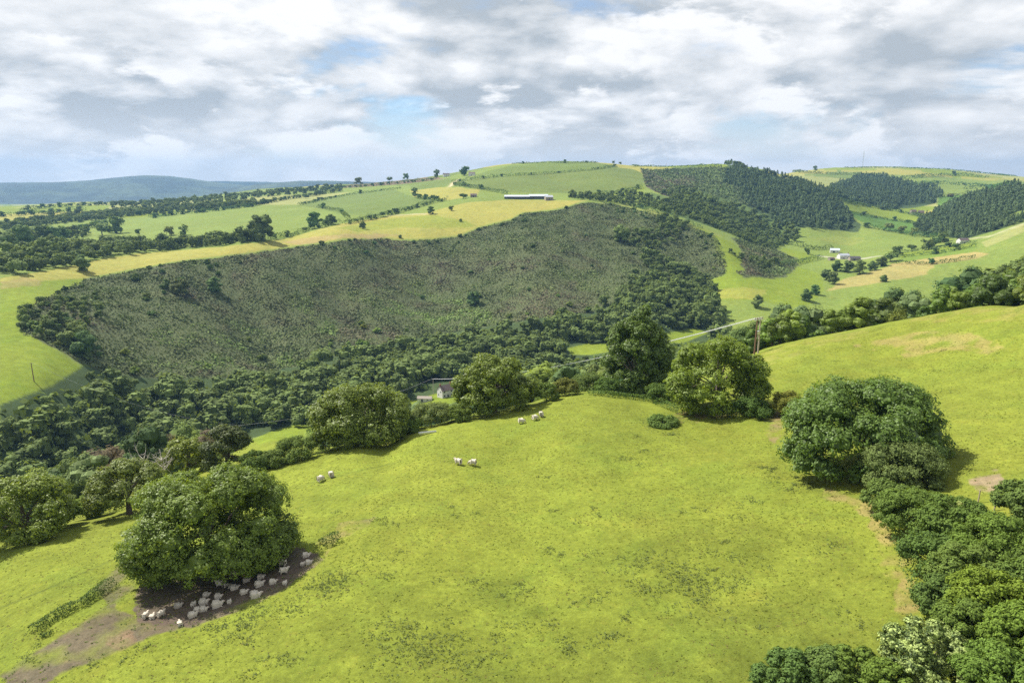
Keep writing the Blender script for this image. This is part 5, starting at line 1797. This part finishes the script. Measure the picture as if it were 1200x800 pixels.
def sheep_mesh(pose):
    """one continuous body grown over a skeleton of joints"""
    lie = pose == 'lying'
    bz = 0.31 if lie else 0.64
    V = [(-0.42, 0, bz + 0.02), (-0.15, 0, bz), (0.18, 0, bz), (0.42, 0, bz + 0.06)]
    Rr = [0.29, 0.36, 0.34, 0.25]
    E = [(0, 1), (1, 2), (2, 3)]
    hd = {'lying': (0.62, 0.02, bz + 0.27, 0.85, 0.05, bz + 0.22), 'standing': (0.64, 0, bz + 0.30, 0.86, 0, bz + 0.24), 'grazing': (0.66, 0, bz - 0.18, 0.84, 0, bz - 0.50)}[pose]
    V += [hd[:3], hd[3:]]
    Rr += [0.115, 0.065]
    E += [(3, 4), (4, 5)]
    n = len(V)
    V += [(-0.60, 0, bz + 0.02), (-0.68, 0, bz - 0.14)]      # tail
    Rr += [0.07, 0.04]
    E += [(0, n), (n, n + 1)]
    for ex, (px, root) in enumerate(((-0.38, 0), (0.36, 3))):
        for s in (-1, 1):
            n = len(V)
            if lie:
                V += [(px, s * 0.20, 0.15), (px + 0.06, s * 0.27, 0.08), (px + 0.20, s * 0.24, 0.05)]
                Rr += [0.13, 0.07, 0.04]
                E += [(root, n), (n, n + 1), (n + 1, n + 2)]
            else:
                dx = 0.05 * s
                V += [(px, s * 0.15, 0.42), (px + (0.02 if root else -0.05) + dx, s * 0.15, 0.22), (px + dx, s * 0.15, 0.03)]
                Rr += [0.10, 0.045, 0.042]
                E += [(root, n), (n, n + 1), (n + 1, n + 2)]
    for s in (-1, 1):                                         # ears
        n = len(V)
        h = np.array(hd[:3])
        V += [tuple(h + np.array([-0.03, s * 0.10, 0.05])), tuple(h + np.array([-0.06, s * 0.16, 0.02]))]
        Rr += [0.035, 0.018]
        E += [(4, n), (n, n + 1)]
    me = bpy.data.meshes.new("sheep")
    me.from_pydata(V, E, [])
    o = bpy.data.objects.new("sheep", me)
    COL.objects.link(o)
    sk = o.modifiers.new("skin", 'SKIN')
    me.skin_vertices  # layer made with the modifier
    if not me.skin_vertices:
        bm_ = bmesh.new()
        bm_.from_mesh(me)
        bm_.verts.layers.skin.verify()
        bm_.to_mesh(me)
        bm_.free()
    sv = me.skin_vertices[0].data
    for i, r_ in enumerate(Rr):
        sv[i].radius = (r_, r_)
        sv[i].use_root = (i == 1)
    o.modifiers.new("sub", 'SUBSURF').levels = 2
    o.modifiers["sub"].render_levels = 2
    dg = bpy.context.evaluated_depsgraph_get()
    ev = o.evaluated_get(dg)
    out = bpy.data.meshes.new_from_object(ev)
    bpy.data.objects.remove(o)
    bpy.data.meshes.remove(me)
    out.name = "sheep"
    for q in out.polygons:
        q.use_smooth = True
    co = np.zeros(len(out.vertices) * 3, np.float32)
    out.vertices.foreach_get('co', co)
    co = co.reshape(-1, 3)
    h0 = np.array(hd[:3])
    face = np.clip((0.20 - np.linalg.norm(co - (h0 + np.array(hd[3:])) / 2, axis=1)) / 0.06, 0, 1)
    face = np.maximum(face, np.clip((0.30 - co[:, 2]) / 0.1, 0, 1) if not lie else 0)
    at_ = out.attributes.new('face', 'FLOAT', 'POINT')
    at_.data.foreach_set('value', face.astype(np.float32))
    out.materials.clear()
    out.materials.append(FLEECE)
    return out


SHEEP = {k: sheep_mesh(k) for k in ('lying', 'standing', 'grazing')}
FLOCK = [  # u, v, pose, turn in degrees, size, place
    (171, 724, 'standing', 80, 1.0, "standing at the left tip of the shade"), (179, 724, 'lying', 95, 1.0, "between two others at the left tip of the shade"), (189, 722, 'standing', 60, 1.0, "right of the pair at the left tip of the shade"),
    (211, 732, 'lying', 120, 1.0, "nearest to the sunlit grass at the lower edge of the shade"), (226, 722, 'lying', 30, 1.1, "stretched out above the lowest sheep"), (227, 709, 'lying', 80, 0.85, "smallest in the group left of centre"),
    (232, 716, 'lying', 20, 1.0, "in the close pair left of centre, left one"), (239, 707, 'lying', 15, 1.2, "large and pinkish, lying left of centre"), (242, 698, 'lying', 10, 0.95, "highest in the group left of centre"),
    (209, 711, 'lying', 30, 1.0, "brownish and half hidden under the lowest boughs"), (255, 710, 'lying', 20, 1.35, "largest, lying in the middle of the lower row"), (256, 700, 'lying', 5, 1.0, "lying just above the largest"),
    (239, 715, 'lying', 10, 1.0, "in the close pair left of centre, right one"), (258, 687, 'standing', 170, 1.2, "standing close to the trunk, left"), (267, 688, 'lying', 160, 1.0, "lying close to the trunk, beside the standing one"),
    (275, 690, 'lying', 15, 1.1, "stretched out below the trunk"), (269, 706, 'lying', 90, 0.75, "lamb lying right of the largest"), (286, 695, 'lying', 25, 1.0, "in the middle of the shade, head to the right"),
    (277, 674, 'standing', 20, 1.25, "big and grey under the boughs right of the trunk"), (289, 681, 'lying', 20, 1.0, "below the big grey one"), (296, 672, 'standing', 50, 1.1, "standing under the boughs in the centre right"),
    (304, 686, 'lying', 30, 1.2, "plump, on bare earth right of centre"), (306, 677, 'lying', 10, 1.0, "just above the plump one"), (300, 699, 'lying', 15, 1.35, "bright, at the edge of the sunlit grass"),
    (296, 695, 'lying', 60, 0.7, "lamb tucked behind the bright one"), (309, 669, 'standing', 10, 1.15, "standing under the right-hand boughs"), (320, 683, 'lying', 10, 1.0, "lying on grass right of the plump one"),
    (333, 672, 'standing', 30, 1.2, "standing lower of two under the right-hand boughs"), (331, 663, 'standing', 170, 1.2, "standing upper of two under the right-hand boughs"), (334, 684, 'lying', 80, 0.8, "lamb alone at the right of the shade edge"),
    (355, 662, 'lying', 70, 0.8, "left of the pair at the right tip of the shade"), (362, 660, 'lying', 20, 0.95, "right of the pair at the right tip of the shade"), (359, 652, 'lying', 15, 1.1, "highest at the right tip of the shade")]
for u, v, pose, a, s, where in FLOCK:
    x, y = at(u, v)
    o = put("sheep", SHEEP[pose], None, (x, y, float(ground(x, y)[0]) - 0.02), math.radians(a), (s * 0.72, s * 0.75, s * 0.72))
    g_ = 0.78 if "brown" in where or "grey" in where else 1.0
    o.color = (g_, g_ * 0.97, g_ * 0.93, 1)
    tag(o, ("lamb" if "lamb" in where else "sheep") + " under the sycamore, " + where.replace("lamb ", ""), "sheep", "sheep resting under the sycamore")
for u, v, pose, a, lab in [(376, 564, 'grazing', 60, "left sheep of the pair grazing above the sycamore"), (388, 559, 'grazing', 120, "right sheep of the pair grazing above the sycamore"), (537, 544, 'standing', 150, "left sheep of the pair in mid field"),
                           (554, 545, 'grazing', 170, "right sheep of the pair in mid field"), (611, 496, 'grazing', 10, "left sheep of the three below the open oak"), (627, 492, 'grazing', 30, "middle sheep of the three below the open oak"),
                           (634, 488, 'grazing', 100, "right sheep of the three below the open oak")]:
    x, y = at(u, v)
    o = put("sheep", SHEEP[pose], None, (x, y, float(ground(x, y)[0]) - 0.02), math.radians(a), (1.08, 1.12, 1.08))
    o.color = (1, 0.98, 0.94, 1)
    tag(o, lab, "sheep", "sheep grazing in the open field")

# ------------------------------------------------------------------ grass and weeds of the near field
def tufts(name, X, Y, hgt, wid, blades, label, mat, rng, tone=None, flatleaf=2.2, tilt=0.45, fleck=0.15):
    n = len(X)
    Z = ground(X, Y)
    X, Y, Z, hh = [np.repeat(q, blades) for q in (X, Y, Z, hgt * np.ones(n))]
    N_ = n * blades
    X = X + rng.randn(N_) * wid * 1.1
    Y = Y + rng.randn(N_) * wid * 1.1
    a = rng.rand(N_) * 2 * math.pi
    lean = rng.randn(N_, 2) * 0.35 * hh[:, None]
    w_ = wid * (0.5 + 0.7 * rng.rand(N_))
    dx, dy = np.cos(a) * w_ * 0.5, np.sin(a) * w_ * 0.5
    h_ = hh * (0.5 + 0.8 * rng.rand(N_))
    B = np.stack([X, Y, Z - 0.02], 1)
    d = np.stack([dx, dy, 0 * dx], 1)
    tp = np.stack([X + lean[:, 0], Y + lean[:, 1], Z + h_], 1)
    if flatleaf:
        N = unit(np.stack([rng.randn(N_) * tilt, rng.randn(N_) * tilt, np.ones(N_)], 1))
        q = leaf_quads(np.stack([X, Y, Z + h_ * rng.rand(N_)], 1), N, w_ * flatleaf, rng, 0.6)
    else:
        q = np.stack([B - d, B + d, tp + d * 0.35, tp - d * 0.35], 1).reshape(-1, 3)
    t = np.clip((np.repeat(tone, blades) if tone is not None else 0.5) + 0.18 * rng.randn(N_), 0, 1)
    o = put(name, mesh_from_quads(name, q, t, mat))
    o['kind'] = 'stuff'
    o['label'] = label
    return o


FIELD = area([(-40, 660), (150, 603), (302, 552), (440, 522), (560, 492), (650, 468), (700, 464), (770, 486), (880, 410), (1000, 388), (1200, 350), (1240, 420), (1240, 560), (1060, 600), (1110, 760), (1140, 900), (600, 900), (-60, 900)])
GRASS = leaf_material("meadow_grass", (0.155, 0.190, 0.025), (0.205, 0.195, 0.05), trans=0.35, spec=0.15, rough=0.8)
WEED = leaf_material("thistles_and_docks", (0.140, 0.175, 0.052), trans=0.3, spec=0.1, rough=0.85)
rg = np.random.RandomState(404)
X, Y = scatter(FIELD, 0.62, rg, 0.6)
soil = inside(X, Y, area(P_SOIL)) & (rg.rand(len(X)) < 0.92)
pr = np.clip(0.55 + 0.9 * vnoise(X, Y, 6.0, 501, 4), 0.12, 1) * np.clip(95.0 / np.hypot(X, Y), 0.25, 1) ** 1.2
k = (rg.rand(len(X)) < pr) & ~soil
X, Y = X[k], Y[k]
print("grass tufts", len(X))
if len(X) > 90000:
    k = rg.permutation(len(X))[:90000]
    X, Y = X[k], Y[k]
dd = np.hypot(X, Y)
tufts("grass", X, Y, 0.03 + 0.03 * rg.rand(len(X)), 0.12, 3, "short tufty grass of the grazed field", GRASS, rg, np.clip(0.60 + 0.22 * vnoise(X, Y, 3.0, 505, 3), 0, 1), tilt=0.20, fleck=0.06)
WX, WY, WH = [], [], []
for u, v, rx, n in [(300, 730, 3.4, 220), (270, 742, 2.0, 90), (385, 690, 3.6, 200), (412, 680, 2.4, 100), (330, 770, 2.2, 70), (505, 755, 5.0, 420), (520, 745, 2.5, 150), (600, 690, 2.0, 60), (755, 655, 3.6, 170), (785, 672, 3.6, 190), (830, 695, 4.5, 260), (800, 685, 2.6, 130),
                    (720, 745, 2.6, 90), (640, 745, 2.4, 60), (850, 655, 3, 90), (865, 595, 2.6, 90), (815, 600, 2.2, 50), (740, 538, 1.8, 50), (755, 530, 1.4, 30), (765, 495, 3.0, 160), (780, 510, 2.5, 100), (895, 548, 1.2, 80), (925, 570, 2.6, 130), (945, 565, 1.5, 70),
                    (430, 612, 2.6, 70), (545, 600, 2.0, 40), (620, 560, 1.6, 20), (1080, 440, 3, 40), (980, 450, 3, 40), (1100, 460, 4, 60), (1150, 430, 4, 50), (1040, 425, 4, 40), (900, 440, 4, 60), (690, 600, 2, 40), (140, 770, 2.0, 60), (35, 770, 1.6, 40),
                    (170, 600, 2.0, 40), (660, 650, 2, 40), (540, 690, 3.0, 50), (460, 650, 2.4, 30), (980, 640, 2.5, 40), (950, 720, 2.5, 40), (700, 700, 3.0, 50)]:
    x, y = at(u, v)
    c = rg.randn(max(3, n // 16), 2) * rx * 0.55
    kk = rg.randint(0, len(c), n)
    WX += list(x + c[kk, 0] * 1.5 + rg.randn(n) * rx * 0.22)
    WY += list(y + c[kk, 1] + rg.randn(n) * rx * 0.22)
    WH += list(0.12 + 0.16 * rg.rand(n) * (rg.rand(n) + 0.4))
cx, cy = scatter(FIELD, 9.0, rg, 0.6)
for x, y in zip(cx, cy):
    if rg.rand() < 0.20:
        n = int(3 + 22 * rg.rand() ** 2)
        rx = 0.3 + 0.9 * rg.rand()
        WX += list(x + rg.randn(n) * rx)
        WY += list(y + rg.randn(n) * rx * 0.6)
        WH += list(0.07 + 0.12 * rg.rand(n))
tufts("weeds", np.array(WX), np.array(WY), np.array(WH), 0.09, 4, "patches of thistles and docks in the grazed field", WEED, rg)
xs, ys = scatter(area(P_SOIL), 0.55, rg, 0.6)
kk = rg.rand(len(xs)) < 0.16
tufts("weeds", xs[kk], ys[kk], 0.12, 0.12, 4, "sparse weeds on the trodden earth by the sycamore", WEED, rg)
